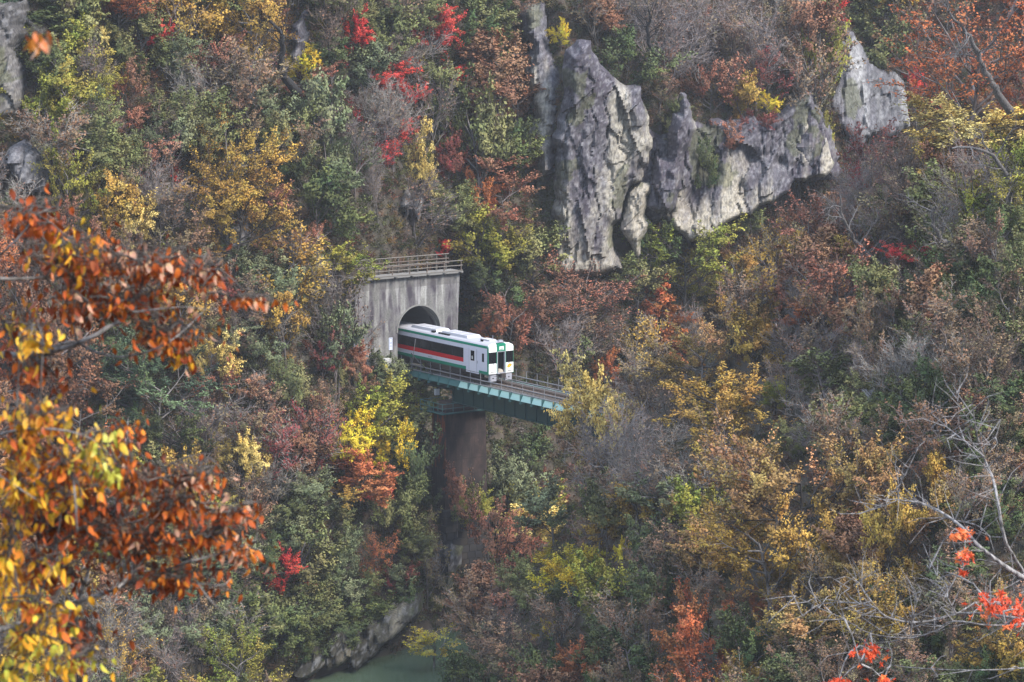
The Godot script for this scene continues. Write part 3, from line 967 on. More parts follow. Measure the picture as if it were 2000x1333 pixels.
	# the inspection platform round the pier's head
	var pl := thing("inspection_platform", "green steel inspection walkway with railing around the pier head", "platform", ORIGIN + ALONG * -7.2)
	var corner := [Vector2(-1.9, -3.1), Vector2(1.9, -3.1), Vector2(1.9, 3.1), Vector2(-1.9, 3.1)]
	for e in 4:
		var a: Vector2 = corner[e]
		var b: Vector2 = corner[(e + 1) % 4]
		for h in [-3.5, -3.0, -2.55]:
			part("handrail", bar(tk(a.x, a.y, h), tk(b.x, b.y, h), 0.045 if h < -3.2 else 0.03, 5), teal, pl)
		for j in 5:
			var q := a.lerp(b, j / 5.0)
			part("post", bar(tk(q.x, q.y, -3.55), tk(q.x, q.y, -2.5), 0.03, 5), teal, pl)
	var fl := Tris.new()
	tbox(fl, 1.15, 1.95, -3.1, 3.1, -3.6, -3.53)
	tbox(fl, -1.95, -1.15, -3.1, 3.1, -3.6, -3.53)
	tbox(fl, -1.15, 1.15, -3.1, -2.2, -3.6, -3.53)
	tbox(fl, -1.15, 1.15, 2.2, 3.1, -3.6, -3.53)
	part("walkway", fl.mesh(), deep_teal, pl)
	var wb := thing("junction_box", "small pale box fixed beside the girder end above the pier", "box", ORIGIN + ALONG * -8.6)
	part("box_case", one_box(-0.15, 0.15, -1.75, -1.3, -2.2, -1.6), mat("box_pale", lin(0.42, 0.44, 0.48), 0.5), wb)
	part("box_arm", one_box(-0.05, 0.05, -1.5, -0.9, -1.597, -1.5), dark, wb)

	# the far abutment on the near bank
	var ab := thing("bridge_abutment", "low grey concrete abutment under the bridge end among the trees", "abutment", ORIGIN)
	part("abutment_block", one_box(23.5, 28.0, -2.4, 2.4, -9.0, -0.75), mat("abutment_grey", lin(0.2, 0.2, 0.2), 0.9), ab)

# ---------------------------------------------------------------- the railcar
func railcar() -> void:
	var o := thing("railcar", "white diesel railcar with green edges and a red stripe leaving the tunnel", "train", ORIGIN)
	landmarks.append([900, 680, "white railcar"])
	var white := mat("train_side_white", lin(0.60, 0.60, 0.70), 0.32)
	var face := mat("train_face_white", lin(0.80, 0.82, 0.82), 0.3)
	var roofm := mat("train_roof", lin(0.36, 0.365, 0.41), 0.5)
	var green := mat("train_green", lin(0.015, 0.20, 0.125), 0.35)
	var red := mat("train_red", lin(0.50, 0.006, 0.012), 0.35)
	var glass := mat("train_window_glass", lin(0.006, 0.0065, 0.008), 0.12)
	var black := mat("train_black", lin(0.012, 0.012, 0.014), 0.5)
	var grey := mat("train_grey", lin(0.30, 0.31, 0.36), 0.5)
	var under := mat("train_underframe", lin(0.035, 0.028, 0.025), 0.8)
	for m in [white, face, green, red, roofm, black]:
		m.metallic_specular = 0.22
	glass.metallic_specular = 0.22
	# shell: sides, roof and the rear; the cab face is built separately
	var prof := [Vector2(-1.40, 0.95), Vector2(-1.43, 1.5), Vector2(-1.43, 2.9), Vector2(-1.40, 3.35)]
	var roof := [Vector2(-1.40, 3.35), Vector2(-1.34, 3.52), Vector2(-1.2, 3.63), Vector2(-0.8, 3.74), Vector2(0, 3.80), Vector2(0.8, 3.74), Vector2(1.2, 3.63), Vector2(1.34, 3.52), Vector2(1.40, 3.35)]
	var body := Tris.new()
	for side in [1.0, -1.0]:
		for e in prof.size() - 1:
			var a: Vector2 = prof[e]
			var b: Vector2 = prof[e + 1]
			body.quad(tk(-19.5, a.x * side, a.y), tk(-19.5, b.x * side, b.y), tk(-0.02, b.x * side, b.y), tk(-0.02, a.x * side, a.y), Color.WHITE)
	body.quad(tk(-19.5, -1.4, 0.95), tk(-19.5, 1.4, 0.95), tk(-0.02, 1.4, 0.95), tk(-0.02, -1.4, 0.95), Color.WHITE)
	body.quad(tk(-19.5, -1.4, 0.95), tk(-19.5, -1.4, 3.5), tk(-19.5, 1.4, 3.5), tk(-19.5, 1.4, 0.95), Color.WHITE)
	part("body_shell", body.mesh(), white, o)
	var rf := Tris.new()
	for e in roof.size() - 1:
		var a: Vector2 = roof[e]
		var b: Vector2 = roof[e + 1]
		rf.quad(tk(-19.5, a.x, a.y), tk(-19.5, b.x, b.y), tk(-0.22, b.x, b.y), tk(-0.22, a.x, a.y), Color.WHITE)
	part("roof", rf.mesh(), roofm, o)
	for side in [-1.0, 1.0]:
		var g := Tris.new()
		var band := [Vector2(-1.42, 3.30), Vector2(-1.412, 3.38), Vector2(-1.355, 3.525)]
		for e in 2:
			var a: Vector2 = band[e]
			var b: Vector2 = band[e + 1]
			g.quad(tk(-19.5, a.x * side, a.y), tk(-19.5, b.x * side, b.y), tk(-0.1, b.x * side, b.y), tk(-0.1, a.x * side, a.y), Color.WHITE)
		part("roof_edge_band", g.mesh(), green, o)
		var w0: float = 1.432 * side
		var w1: float = 1.450 * side
		part("window_band", one_box(-19.0, -4.15, minf(w0, w1), maxf(w0, w1), 1.98, 2.92), black, o)
		for e in 8:
			var s0 := -18.9 + e * 1.85
			part("window", one_box(s0, s0 + 1.75, minf(w1 + 0.003 * side, w1 + 0.011 * side), maxf(w1 + 0.003 * side, w1 + 0.011 * side), 2.04, 2.86), glass, o)
		part("red_stripe", one_box(-19.0, -4.15, minf(w0, w1), maxf(w0, w1), 1.58, 1.975), red, o)
		var w2: float = 1.408 * side
		var w3: float = 1.445 * side
		part("lower_green_band", one_box(-19.4, -3.75, minf(w2, w3), maxf(w2, w3), 0.93, 1.22), green, o)
		part("lower_green_band", one_box(-1.55, -0.02, minf(w2, w3), maxf(w2, w3), 0.80, 1.10), green, o)
		var skirt := one_box(-3.72, -1.58, minf(1.40 * side, 1.436 * side), maxf(1.40 * side, 1.436 * side), 0.72, 1.4)
		part("step_skirt", skirt, white, o)
		part("corner_post", one_box(-0.18, 0.012, minf(1.38 * side, 1.447 * side), maxf(1.38 * side, 1.447 * side), 0.86, 3.40), green, o)
		for e in 7:
			part("panel_seam", one_box(-17.6 + e * 2.2, -17.588 + e * 2.2, minf(1.431 * side, 1.4345 * side), maxf(1.431 * side, 1.4345 * side), 1.23, 1.57), grey, o)
			part("panel_seam", one_box(-17.6 + e * 2.2, -17.588 + e * 2.2, minf(1.431 * side, 1.4345 * side), maxf(1.431 * side, 1.4345 * side), 2.93, 3.28), grey, o)
		# sliding door with its window, and the driver's window
		var dw: float = 1.437 * side
		var door := part("door", one_box(-3.15, -1.95, minf(dw, dw + 0.016 * side), maxf(dw, dw + 0.016 * side), 0.84, 3.02), mat("train_door_white", lin(0.64, 0.64, 0.73), 0.32), o)
		var dz: float = dw + 0.019 * side
		part("door_seal", one_box(-3.19, -3.155, minf(dw, dz), maxf(dw, dz), 0.84, 3.05), grey, o)
		part("door_seal", one_box(-1.945, -1.91, minf(dw, dz), maxf(dw, dz), 0.84, 3.05), grey, o)
		part("door_window", one_box(-2.88, -2.28, minf(dz, dz + 0.012 * side), maxf(dz, dz + 0.012 * side), 1.90, 2.86), glass, o)
		part("door_notice", one_box(-2.72, -2.52, minf(dz + 0.014 * side, dz + 0.02 * side), maxf(dz + 0.014 * side, dz + 0.02 * side), 2.05, 2.35), mat("paper_white", lin(0.6, 0.6, 0.6), 0.7), o)
		part("door_button", one_box(-1.85, -1.75, minf(dw, dz), maxf(dw, dz), 1.72, 1.98), grey, o)
		part("cab_window", one_box(-1.02, -0.72, minf(dw, dz), maxf(dw, dz), 1.98, 2.78), glass, o)
		part("number_plate", one_box(-10.2, -9.5, minf(1.436 * side, 1.444 * side), maxf(1.436 * side, 1.444 * side), 1.32, 1.39), grey, o)
	# cab face: rounded top corners, two windows, a gangway in the middle
	var head := Tris.new()
	var arc := []
	for e in 9:
		var a := PI / 2 * e / 8.0
		arc.append(Vector2(-1.40 + 0.30 * (1 - cos(a)), 3.35 + 0.28 * sin(a)))
	for side in [-1.0, 1.0]:
		# upper white cap of the face
		var cap := Tris.new()
		for e in 8:
			var a: Vector2 = arc[e]
			var b: Vector2 = arc[e + 1]
			cap.quad(tk(0.06, a.x * side, a.y), tk(-0.24, a.x * side * 1.0, a.y), tk(-0.24, b.x * side, b.y + 0.02), tk(0.02, b.x * side, b.y), Color.WHITE)
			cap.quad(tk(0.06, a.x * side, a.y), tk(0.02, b.x * side, b.y), tk(0.02, 0.5 * side, b.y), tk(0.06, 0.5 * side, a.y), Color.WHITE)
		cap.quad(tk(0.02, -1.1 * side * -1.0, 3.63), tk(-0.24, 1.1 * side, 3.69), tk(-0.24, 0.5 * side, 3.77), tk(0.02, 0.5 * side, 3.63), Color.WHITE)
		tbox(cap, -0.1, 0.06, minf(0.5 * side, 1.40 * side), maxf(0.5 * side, 1.40 * side), 2.96, 3.35)
		part("face_cap", cap.mesh(), face, o)
		part("windscreen_surround", one_box(-0.1, 0.03, minf(0.47 * side, 1.40 * side), maxf(0.47 * side, 1.40 * side), 1.87, 2.957), black, o)
		part("windscreen", one_box(0.033, 0.05, minf(0.56 * side, 1.33 * side), maxf(0.56 * side, 1.33 * side), 1.93, 2.92), glass, o)
		part("face_panel", one_box(-0.1, 0.06, minf(0.5 * side, 1.40 * side), maxf(0.5 * side, 1.40 * side), 0.90, 1.867), face, o)
		part("headlamp_slot", one_box(0.063, 0.075, minf(0.75 * side, 1.2 * side), maxf(0.75 * side, 1.2 * side), 1.06, 1.11), black, o)
		part("wiper", bar(tk(0.075, 0.7 * side, 1.92), tk(0.075, 1.15 * side, 2.35), 0.014, 4), black, o)
		part("wiper_box", one_box(0.063, 0.1, 0.9 * side - 0.07, 0.9 * side + 0.07, 1.80, 1.86), grey, o)
		part("snow_plough", one_box(-0.25, 0.02, minf(0.5 * side, 1.25 * side), maxf(0.5 * side, 1.25 * side), 0.18, 0.80), grey, o)
		part("plough_hole", one_box(0.023, 0.03, 0.9 * side - 0.08, 0.9 * side + 0.08, 0.42, 0.52), black, o)
	part("gangway_frame", one_box(-0.1, 0.09, -0.47, -0.40, 0.95, 3.0), grey, o)
	part("gangway_frame", one_box(-0.1, 0.09, 0.40, 0.47, 0.95, 3.0), grey, o)
	part("gangway_frame", one_box(-0.1, 0.09, -0.397, 0.397, 2.93, 3.0), grey, o)
	part("gangway_sill", one_box(-0.1, 0.2, -0.5, 0.5, 0.88, 0.947), grey, o)
	part("green_header", one_box(-0.24, 0.10, -0.497, 0.497, 3.003, 3.72), green, o)
	for side in [-1.0, 1.0]:
		part("green_jamb", one_box(-0.05, 0.075, minf(0.473 * side, 0.5 * side) - 0.03, maxf(0.473 * side, 0.5 * side) + 0.03, 0.95, 3.0), green, o)
	part("destination_display", one_box(0.103, 0.115, -0.24, 0.26, 3.12, 3.46), mat("display_white", lin(0.75, 0.78, 0.75), 0.4), o)
	part("destination_print", one_box(0.117, 0.122, -0.15, 0.17, 3.16, 3.24), green, o)
	# the open gangway: a dark vestibule with a pale folded seat and pipes
	part("gangway_interior", one_box(-1.3, -1.2, -0.6, 0.6, 0.95, 3.0), black, o)
	part("gangway_side", one_box(-1.2, -0.1, -0.5, -0.45, 0.95, 3.0), black, o)
	part("gangway_side", one_box(-1.2, -0.1, 0.45, 0.5, 0.95, 3.0), black, o)
	var seat := Tris.new()
	for e in 8:
		var a0 := PI * e / 8.0
		var a1 := PI * (e + 1) / 8.0
		seat.quad(tk(-0.02, 0.3 * cos(a0), 0.97 + 0.33 * sin(a0)), tk(-0.3, 0.3 * cos(a0), 0.97 + 0.33 * sin(a0)), tk(-0.3, 0.3 * cos(a1), 0.97 + 0.33 * sin(a1)), tk(-0.02, 0.3 * cos(a1), 0.97 + 0.33 * sin(a1)), Color.WHITE)
		seat.tri(tk(-0.02, 0, 0.97), tk(-0.02, 0.3 * cos(a0), 0.97 + 0.33 * sin(a0)), tk(-0.02, 0.3 * cos(a1), 0.97 + 0.33 * sin(a1)), Color.WHITE)
	part("gangway_plate", seat.mesh(), mat("plate_beige", lin(0.42, 0.38, 0.32), 0.6), o)
	part("gangway_lamp", one_box(-1.19, -1.17, 0.1, 0.17, 2.15, 2.25), mat("plate_light", lin(0.7, 0.7, 0.7), 0.4), o)
	# orange leaf emblem on the far face panel
	var em := Tris.new()
	for e in 12:
		var a0 := TAU * e / 12.0
		var a1 := TAU * (e + 1) / 12.0
		var c := Vector2(0.93, 1.55)
		var d0 := Vector2(0.27 * cos(a0), 0.17 * sin(a0)).rotated(0.5)
		var d1 := Vector2(0.27 * cos(a1), 0.17 * sin(a1)).rotated(0.5)
		em.tri(tk(0.065, c.x, c.y), tk(0.065, c.x + d0.x, c.y + d0.y), tk(0.065, c.x + d1.x, c.y + d1.y), Color.WHITE)
	for e in 4:
		var y := 1.42 + e * 0.07
		var x := 1.05 + e * 0.05
		em.tri(tk(0.066, x - 0.12, y - 0.05), tk(0.066, x + 0.16, y + 0.10), tk(0.066, x - 0.02, y + 0.06), Color.WHITE)
	part("leaf_emblem", em.mesh(), mat("emblem_orange", lin(0.72, 0.34, 0.02), 0.5), o)
	var em2 := Tris.new()
	em2.tri(tk(0.07, 0.74, 1.47), tk(0.07, 1.1, 1.66), tk(0.07, 0.96, 1.50), Color.WHITE)
	part("emblem_streak", em2.mesh(), mat("emblem_yellow", lin(0.75, 0.55, 0.10), 0.5), o)
	# coupler, bogies, tanks under the floor
	var cp := Tris.new()
	tbox(cp, -0.3, 0.45, -0.16, 0.16, 0.55, 0.88)
	tbox(cp, 0.15, 0.5, -0.24, 0.24, 0.50, 0.92)
	part("coupler", cp.mesh(), under, o)
	for e in 4:
		part("brake_hose", bar(tk(0.1, -0.45 + e * 0.3, 0.82), tk(0.28, -0.4 + e * 0.3, 0.35), 0.03, 5), grey if e % 2 else under, o)
	for c in [-3.4, -16.2]:
		var bg := Tris.new()
		tbox(bg, c - 1.7, c + 1.7, -1.05, -0.9, 0.42, 0.72)
		tbox(bg, c - 1.7, c + 1.7, 0.9, 1.05, 0.42, 0.72)
		tbox(bg, c - 0.3, c + 0.3, -1.05, 1.05, 0.4, 0.9)
		part("bogie", bg.mesh(), under, o)
		for a in [-1.05, 1.05]:
			for side in [-0.6, 0.6]:
				var wh := CylinderMesh.new()
				wh.top_radius = 0.43
				wh.bottom_radius = 0.43
				wh.height = 0.13
				wh.radial_segments = 20
				var wp := part("wheel", wh, rail_wheel(), o, tk(c + a, side, 0.43))
				wp.transform.basis = Basis(ALONG, ACROSS, Vector3.UP) * Basis.IDENTITY
	for e in 5:
		part("underfloor_tank", one_box(-13.4 + e * 1.75, -12.0 + e * 1.75, -1.25, -0.35, 0.35 + 0.1 * (e % 2), 0.93), mat("underfloor_brown", lin(0.06, 0.045, 0.038), 0.8) if e % 2 else under, o)
	# roof gear
	for e in 9:
		part("roof_rib", one_box(-19.0 + e * 2.1, -18.95 + e * 2.1, -0.85, 0.85, 3.735, 3.775 + 0.0), grey, o)
	for u in [[-14.3, -9.6], [-9.0, -4.3]]:
		var ac := Tris.new()
		var s0: float = u[0]
		var s1: float = u[1]
		var b := [tk(s0, -0.86, 3.66), tk(s1, -0.86, 3.66), tk(s1, 0.86, 3.66), tk(s0, 0.86, 3.66)]
		var c := [tk(s0 + 0.28, -0.72, 3.97), tk(s1 - 0.28, -0.72, 3.97), tk(s1 - 0.28, 0.72, 3.97), tk(s0 + 0.28, 0.72, 3.97)]
		for e in 4:
			ac.quad(b[e], b[(e + 1) % 4], c[(e + 1) % 4], c[e], Color.WHITE)
		ac.quad(c[0], c[1], c[2], c[3], Color.WHITE)
		part("air_conditioner", ac.mesh(), mat("train_ac", lin(0.46, 0.465, 0.51), 0.45), o)
		for e in 3:
			part("fan_grille", one_box(s0 + 0.7 + e * 1.3, s0 + 1.5 + e * 1.3, -0.45, 0.45, 3.973, 3.985), mat("grille_grey", lin(0.33, 0.33, 0.36), 0.6), o)
	for e in 4:
		part("roof_vent", one_box(-9.05 + e * 0.5, -8.7 + e * 0.5, -1.02, -0.88, 3.70, 3.83), black, o)
	part("exhaust", one_box(-10.3, -9.75, -1.0, -0.8, 3.68, 3.86), black, o)
	part("roof_box", one_box(-2.9, -1.4, -0.35, 0.45, 3.77, 3.90), mat("train_ac", lin(0.6, 0.6, 0.6)), o)
	part("horn", one_box(-2.2, -1.85, -0.8, -0.7, 3.74, 3.92), black, o)
	part("radio_mast", bar(tk(-1.5, 0.1, 3.8), tk(-1.45, 0.1, 4.3), 0.025, 5), grey, o)
	part("roof_light", one_box(-1.0, -0.7, 0.3, 0.75, 3.76, 3.9), grey, o)

func rail_wheel() -> StandardMaterial3D:
	return mat("wheel_steel", lin(0.07, 0.06, 0.055), 0.5, 0.4)

# ---------------------------------------------------------------- leafy branches close to the viewpoint
func beech_leaf(variant: int) -> ArrayMesh:
	var rng := RandomNumberGenerator.new()
	rng.seed = 500 + variant
	var t := Tris.new()
	var curl := rng.randf_range(0.1, 0.55)
	var fold := rng.randf_range(0.1, 0.5)
	var rows := [[0.0, 0.0], [0.12, 0.10], [0.35, 0.20], [0.6, 0.19], [0.82, 0.11], [1.0, 0.0]]
	var line := []
	for r in rows:
		var f: float = r[0]
		var y := -f * (1.0 - 0.25 * curl * f)
		var z := -curl * f * f
		var w: float = r[1] * rng.randf_range(0.85, 1.15)
		line.append([Vector3(-w, y, z + fold * w), Vector3(0, y, z), Vector3(w, y, z + fold * w)])
	for k in rows.size() - 1:
		var a: Array = line[k]
		var b: Array = line[k + 1]
		var v := rng.randf_range(0.85, 1.1)
		for e in 2:
			var col := Color(v, v * rng.randf_range(0.85, 1.1), v)
			t.quad(a[e], a[e + 1], b[e + 1], b[e], col)
	return t.mesh()

func maple_leaf(variant: int) -> ArrayMesh:
	var rng := RandomNumberGenerator.new()
	rng.seed = 900 + variant
	var t := Tris.new()
	var ring := []
	for k in 11:
		var a := -PI / 2 + TAU * (k + 0.0) / 11.0
		var r := 0.5 * (1.0 if k % 2 else 0.42) * rng.randf_range(0.85, 1.15)
		if k == 0:
			r = 0.2
		ring.append(Vector3(r * cos(a), r * sin(a) - 0.25, rng.randf_range(-0.12, 0.12)))
	for k in 11:
		var v := rng.randf_range(0.85, 1.15)
		t.tri(Vector3(0, -0.25, 0.05), ring[k], ring[(k + 1) % 11], Color(v, v, v))
	return t.mesh()

func leaf_colour(letter: String) -> StandardMaterial3D:
	var c: Color = {"1": Color(0.30, 0.068, 0.014), "2": Color(0.42, 0.11, 0.016), "3": Color(0.20, 0.046, 0.016), "4": Color(0.56, 0.20, 0.022), "5": Color(0.46, 0.28, 0.17), "6": Color(0.60, 0.31, 0.02), "7": Color(0.62, 0.42, 0.045), "8": Color(0.40, 0.40, 0.05), "9": Color(0.68, 0.09, 0.035), "0": Color(0.70, 0.17, 0.05)}[letter]
	var m := painted("leaf_tone_%s" % ["scarlet", "rust", "brown", "dark_brown", "orange", "buff", "gold", "yellow", "green", "red"][int(letter) if letter != "9" else 9], 0.45)
	m.albedo_color = c.linear_to_srgb()
	m.backlight_enabled = true
	m.backlight = Color(0.6, 0.6, 0.6)
	m.metallic_specular = 0.45
	return m

# limbs: lists of picture points (x, y, radius in metres); clusters: [x, y, half width, half height, leaves, tones]
func branch(called: String, label: String, category: String, deep: float, base: Vector3, limbs: Array, clusters: Array, leaf_size: float, maple: bool, wood: StandardMaterial3D, short: String) -> void:
	var o := thing(called, label, category, base, "leafy branches near the viewpoint")
	var rng := RandomNumberGenerator.new()
	rng.seed = hash(called + label)
	var nodes := []
	var slim := 0.45 if maple else 0.5
	for l in limbs:
		var p := PackedVector3Array()
		var r := PackedFloat32Array()
		if l == limbs[0]:                                  # the stem comes up from the ground outside the picture
			p.append(Vector3(0, -0.5, 0))
			r.append(l[0].z * 1.5)
		for k in l.size():
			var q: Vector3 = l[k]
			var w := at(q.x, q.y, deep + 0.35 * sin(k * 1.3 + l.size())) - base
			p.append(w)
			r.append(q.z * slim)
			nodes.append(w)
			if k > 0:
				nodes.append((p[p.size() - 1] + p[p.size() - 2]) * 0.5)
		# smooth the line a little
		var p2 := PackedVector3Array()
		var r2 := PackedFloat32Array()
		for k in p.size() - 1:
			for e in 4:
				var f := e / 4.0
				p2.append(p[k].cubic_interpolate(p[k + 1], p[maxi(k - 1, 0)], p[mini(k + 2, p.size() - 1)], f) + rand_dir(rng) * 0.2 * r[k])
				r2.append(lerpf(r[k], r[k + 1], f))
		p2.append(p[p.size() - 1])
		r2.append(r[r.size() - 1])
		var t := Tris.new()
		t.tube(p2, r2, 8, Color.WHITE)
		part("limb", t.mesh(), wood, o)
	var twigs := Tris.new()
	var meshes := []
	for k in 4:
		meshes.append(maple_leaf(k) if maple else beech_leaf(k))
	var rest := []
	var singles := 0
	var spots := []
	for c in clusters:
		for k in int(c[4] * (2.0 if maple else 3.7)):
			var a := rng.randf() * TAU
			var f := minf(absf(rng.randfn()) * (0.5 if maple else 0.62), 1.7)
			var w := at(c[0] + c[2] * f * cos(a), c[1] + c[3] * f * sin(a), deep + rng.randf_range(-0.5, 0.5) * deep * 0.06) - base
			spots.append([w, c[5][rng.randi() % c[5].length()]])
	if maple:                                              # fine bare twigs all along the boughs
		for q in nodes:
			for k in 2:
				var dir := (rand_dir(rng) + Vector3(-0.6, 0.35, 0.0)).normalized()
				var e: Vector3 = q + dir * rng.randf_range(0.12, 0.35)
				var g: Vector3 = e + (dir + rand_dir(rng) * 0.6).normalized() * rng.randf_range(0.1, 0.3)
				twigs.tube(PackedVector3Array([q, e, g]), PackedFloat32Array([0.006, 0.004, 0.0015]), 4, Color.WHITE)
	# twigs: each tenth leaf starts a twig from the nearest limb, the others hang on the nearest twig's end
	var ends := []
	for k in range(0, spots.size(), 9):
		var w: Vector3 = spots[k][0]
		var near: Vector3 = nodes[0]
		for q in nodes:
			if w.distance_squared_to(q) < w.distance_squared_to(near):
				near = q
		for q in ends:
			if w.distance_squared_to(q) < w.distance_squared_to(near):
				near = q
		var mid := (w + near) * 0.5 + Vector3(0, 0.12, 0) * w.distance_to(near)
		var th := 0.0035 * deep / 12.0
		twigs.tube(PackedVector3Array([near, mid, w + Vector3(0, 0.02, 0)]), PackedFloat32Array([th * 1.5, th, th * 0.5]), 4, Color.WHITE)
		ends.append(mid)
		ends.append(w)
	for k in spots.size():
		var w: Vector3 = spots[k][0]
		var down := (Vector3(0, 1.0, 0) + rand_dir(rng) * (0.55 if not maple else 0.9)).normalized()
		var side := down.cross(rand_dir(rng)).normalized()
		var size := leaf_size * rng.randf_range(0.7, 1.25)
		var basis := Basis(side * rng.randf_range(0.5, 1.15), down, side.cross(down)) * size
		if singles < 300:
			var lf := part("leaf", meshes[rng.randi() % 4], leaf_colour(spots[k][1]), o)
			lf.transform = Transform3D(basis, w)
			singles += 1
		else:
			rest.append([Transform3D(basis, w), spots[k][1]])
		if k % 9 != 0 and ends.size() > 0:
			var e: Vector3 = ends[(int(k / 9.0) * 2 + 1) % ends.size()]
			if e.distance_to(w) < 0.35:
				twigs.tube(PackedVector3Array([e, (e + w) * 0.5 + Vector3(0, 0.015, 0), w]), PackedFloat32Array([0.0022, 0.0018, 0.0012]), 3, Color.WHITE)
	part("twigs", twigs.mesh(), wood if maple else bark_mat("twig_bark", lin(0.13, 0.11, 0.10)), o).set_meta("kind", "stuff")
	if rest.size() > 0:
		var mm := MultiMesh.new()
		mm.transform_format = MultiMesh.TRANSFORM_3D
		mm.use_colors = true
		mm.mesh = meshes[1]
		mm.instance_count = rest.size()
		for k in rest.size():
			mm.set_instance_transform(k, rest[k][0])
			mm.set_instance_color(k, leaf_colour(rest[k][1]).albedo_color.srgb_to_linear())
		var f := MultiMeshInstance3D.new()
		f.name = "foliage"
		f.multimesh = mm
		f.material_override = leaf_mat()
		f.set_meta("kind", "stuff")
		o.add_child(f)
	if short != "":
		landmarks.append([clusters[0][0], clusters[0][1], short])

func near_branches() -> void:
	var bark := bark_mat("beech_bark", lin(0.27, 0.25, 0.24))
	var pale := bark_mat("maple_bark", lin(0.33, 0.315, 0.32))
	var V := func(x: float, y: float, r: float) -> Vector3: return Vector3(x, y, r)
	var root := Vector3(-4.6, 32.4, -12.6)
	# trunk of the beech, out of the picture
	branch("beech_branch", "rust leaved beech bough with pale limb, reaching in at mid height toward the tunnel", "branch", 12.0, root,
		[[V.call(-420, 1500, 0.16), V.call(-330, 1000, 0.13), V.call(-180, 780, 0.05), V.call(-60, 705, 0.032), V.call(80, 690, 0.026), V.call(150, 672, 0.022), V.call(210, 640, 0.018), V.call(260, 610, 0.014), V.call(300, 578, 0.010), V.call(330, 540, 0.006)],
		[V.call(80, 690, 0.018), V.call(140, 668, 0.014), V.call(190, 690, 0.012), V.call(250, 696, 0.010), V.call(330, 668, 0.007), V.call(400, 606, 0.004)],
		[V.call(-330, 1000, 0.07), V.call(-200, 620, 0.04), V.call(-60, 552, 0.022), V.call(40, 545, 0.014), V.call(130, 540, 0.010), V.call(240, 530, 0.007), V.call(350, 520, 0.004), V.call(430, 528, 0.003)],
		[V.call(-60, 552, 0.014), V.call(30, 470, 0.009), V.call(70, 420, 0.005)], [V.call(260, 610, 0.008), V.call(350, 600, 0.005), V.call(430, 604, 0.003), V.call(520, 578, 0.002)]],
		[[170, 505, 110, 55, 120, "11223346"], [60, 425, 62, 48, 62, "11233"], [300, 520, 120, 40, 95, "1123355"], [405, 530, 45, 32, 34, "11355"], [480, 582, 58, 15, 20, "1235"], [240, 590, 130, 38, 85, "1123345"], [325, 655, 85, 40, 75, "112345"], [350, 690, 40, 22, 14, "1236"], [130, 480, 60, 40, 22, "667"], [150, 600, 80, 40, 30, "12335"], [45, 640, 55, 55, 46, "1234677"], [70, 720, 60, 40, 28, "1233"]], 0.053, false, bark, "upper beech bough")
	branch("beech_branch", "lower beech bough full of rust brown leaves with grey forked twigs", "branch", 11.5, root,
		[[V.call(-330, 1290, 0.07), V.call(-100, 1260, 0.035), V.call(60, 1210, 0.024), V.call(150, 1178, 0.020), V.call(230, 1150, 0.016), V.call(300, 1125, 0.012), V.call(360, 1100, 0.009), V.call(430, 1082, 0.006), V.call(500, 1055, 0.003)],
		[V.call(230, 1150, 0.012), V.call(290, 1080, 0.009), V.call(320, 1010, 0.007), V.call(340, 950, 0.005), V.call(335, 905, 0.003)], [V.call(150, 1178, 0.014), V.call(172, 1110, 0.012), V.call(165, 1020, 0.011), V.call(160, 960, 0.008), V.call(235, 890, 0.006), V.call(250, 815, 0.003)],
		[V.call(360, 1100, 0.007), V.call(400, 1160, 0.006), V.call(440, 1205, 0.004)], [V.call(60, 1210, 0.012), V.call(110, 1060, 0.008), V.call(120, 930, 0.005)], [V.call(300, 1125, 0.006), V.call(420, 1145, 0.005), V.call(450, 1130, 0.003)]],
		[[275, 935, 75, 50, 60, "11223345"], [385, 930, 62, 34, 46, "1122355"], [345, 990, 90, 40, 56, "11223"], [240, 860, 45, 60, 40, "1124"], [455, 1000, 60, 26, 34, "112355"], [400, 1050, 70, 34, 44, "11234"], [260, 1050, 170, 60, 150, "1122335"], [130, 1010, 105, 85, 120, "11233"], [90, 1110, 100, 60, 80, "11233"], [330, 1130, 120, 32, 50, "1234"], [470, 1075, 45, 30, 26, "1245"], [180, 930, 120, 50, 70, "12346"], [150, 1230, 70, 50, 34, "1133"], [60, 950, 60, 80, 50, "1246"]], 0.050, false, bark, "lower beech bough")
	branch("beech_branch", "yellow and green leaved beech bough, the closest and most blurred one", "branch", 10.4, Vector3(-4.4, 32.6, -11.0),
		[[V.call(-700, 1250, 0.09), V.call(-320, 980, 0.035), V.call(-80, 880, 0.016), V.call(40, 840, 0.010), V.call(160, 850, 0.006), V.call(225, 900, 0.003)], [V.call(-320, 980, 0.03), V.call(-100, 1040, 0.014), V.call(10, 1120, 0.010), V.call(50, 1230, 0.007), V.call(120, 1300, 0.004)], [V.call(-80, 880, 0.009), V.call(30, 950, 0.006), V.call(90, 990, 0.003)], [V.call(138, 910, 0.006), V.call(145, 960, 0.008), V.call(150, 1040, 0.008)]],
		[[80, 810, 85, 45, 50, "6674412"], [185, 865, 50, 45, 26, "6778"], [210, 915, 26, 22, 8, "88"], [40, 870, 55, 65, 40, "6672412"], [70, 965, 85, 45, 42, "6672"], [15, 1090, 35, 90, 40, "6674"], [30, 960, 50, 80, 30, "66741"], [120, 905, 70, 60, 30, "66412"], [70, 1180, 80, 50, 30, "667142"], [55, 1240, 85, 60, 48, "777682"], [140, 1290, 80, 40, 20, "7682"], [20, 1310, 50, 35, 24, "7788"], [105, 1105, 40, 30, 8, "67"], [60, 660, 50, 40, 14, "6677"]], 0.056, false, bark, "yellow beech bough")
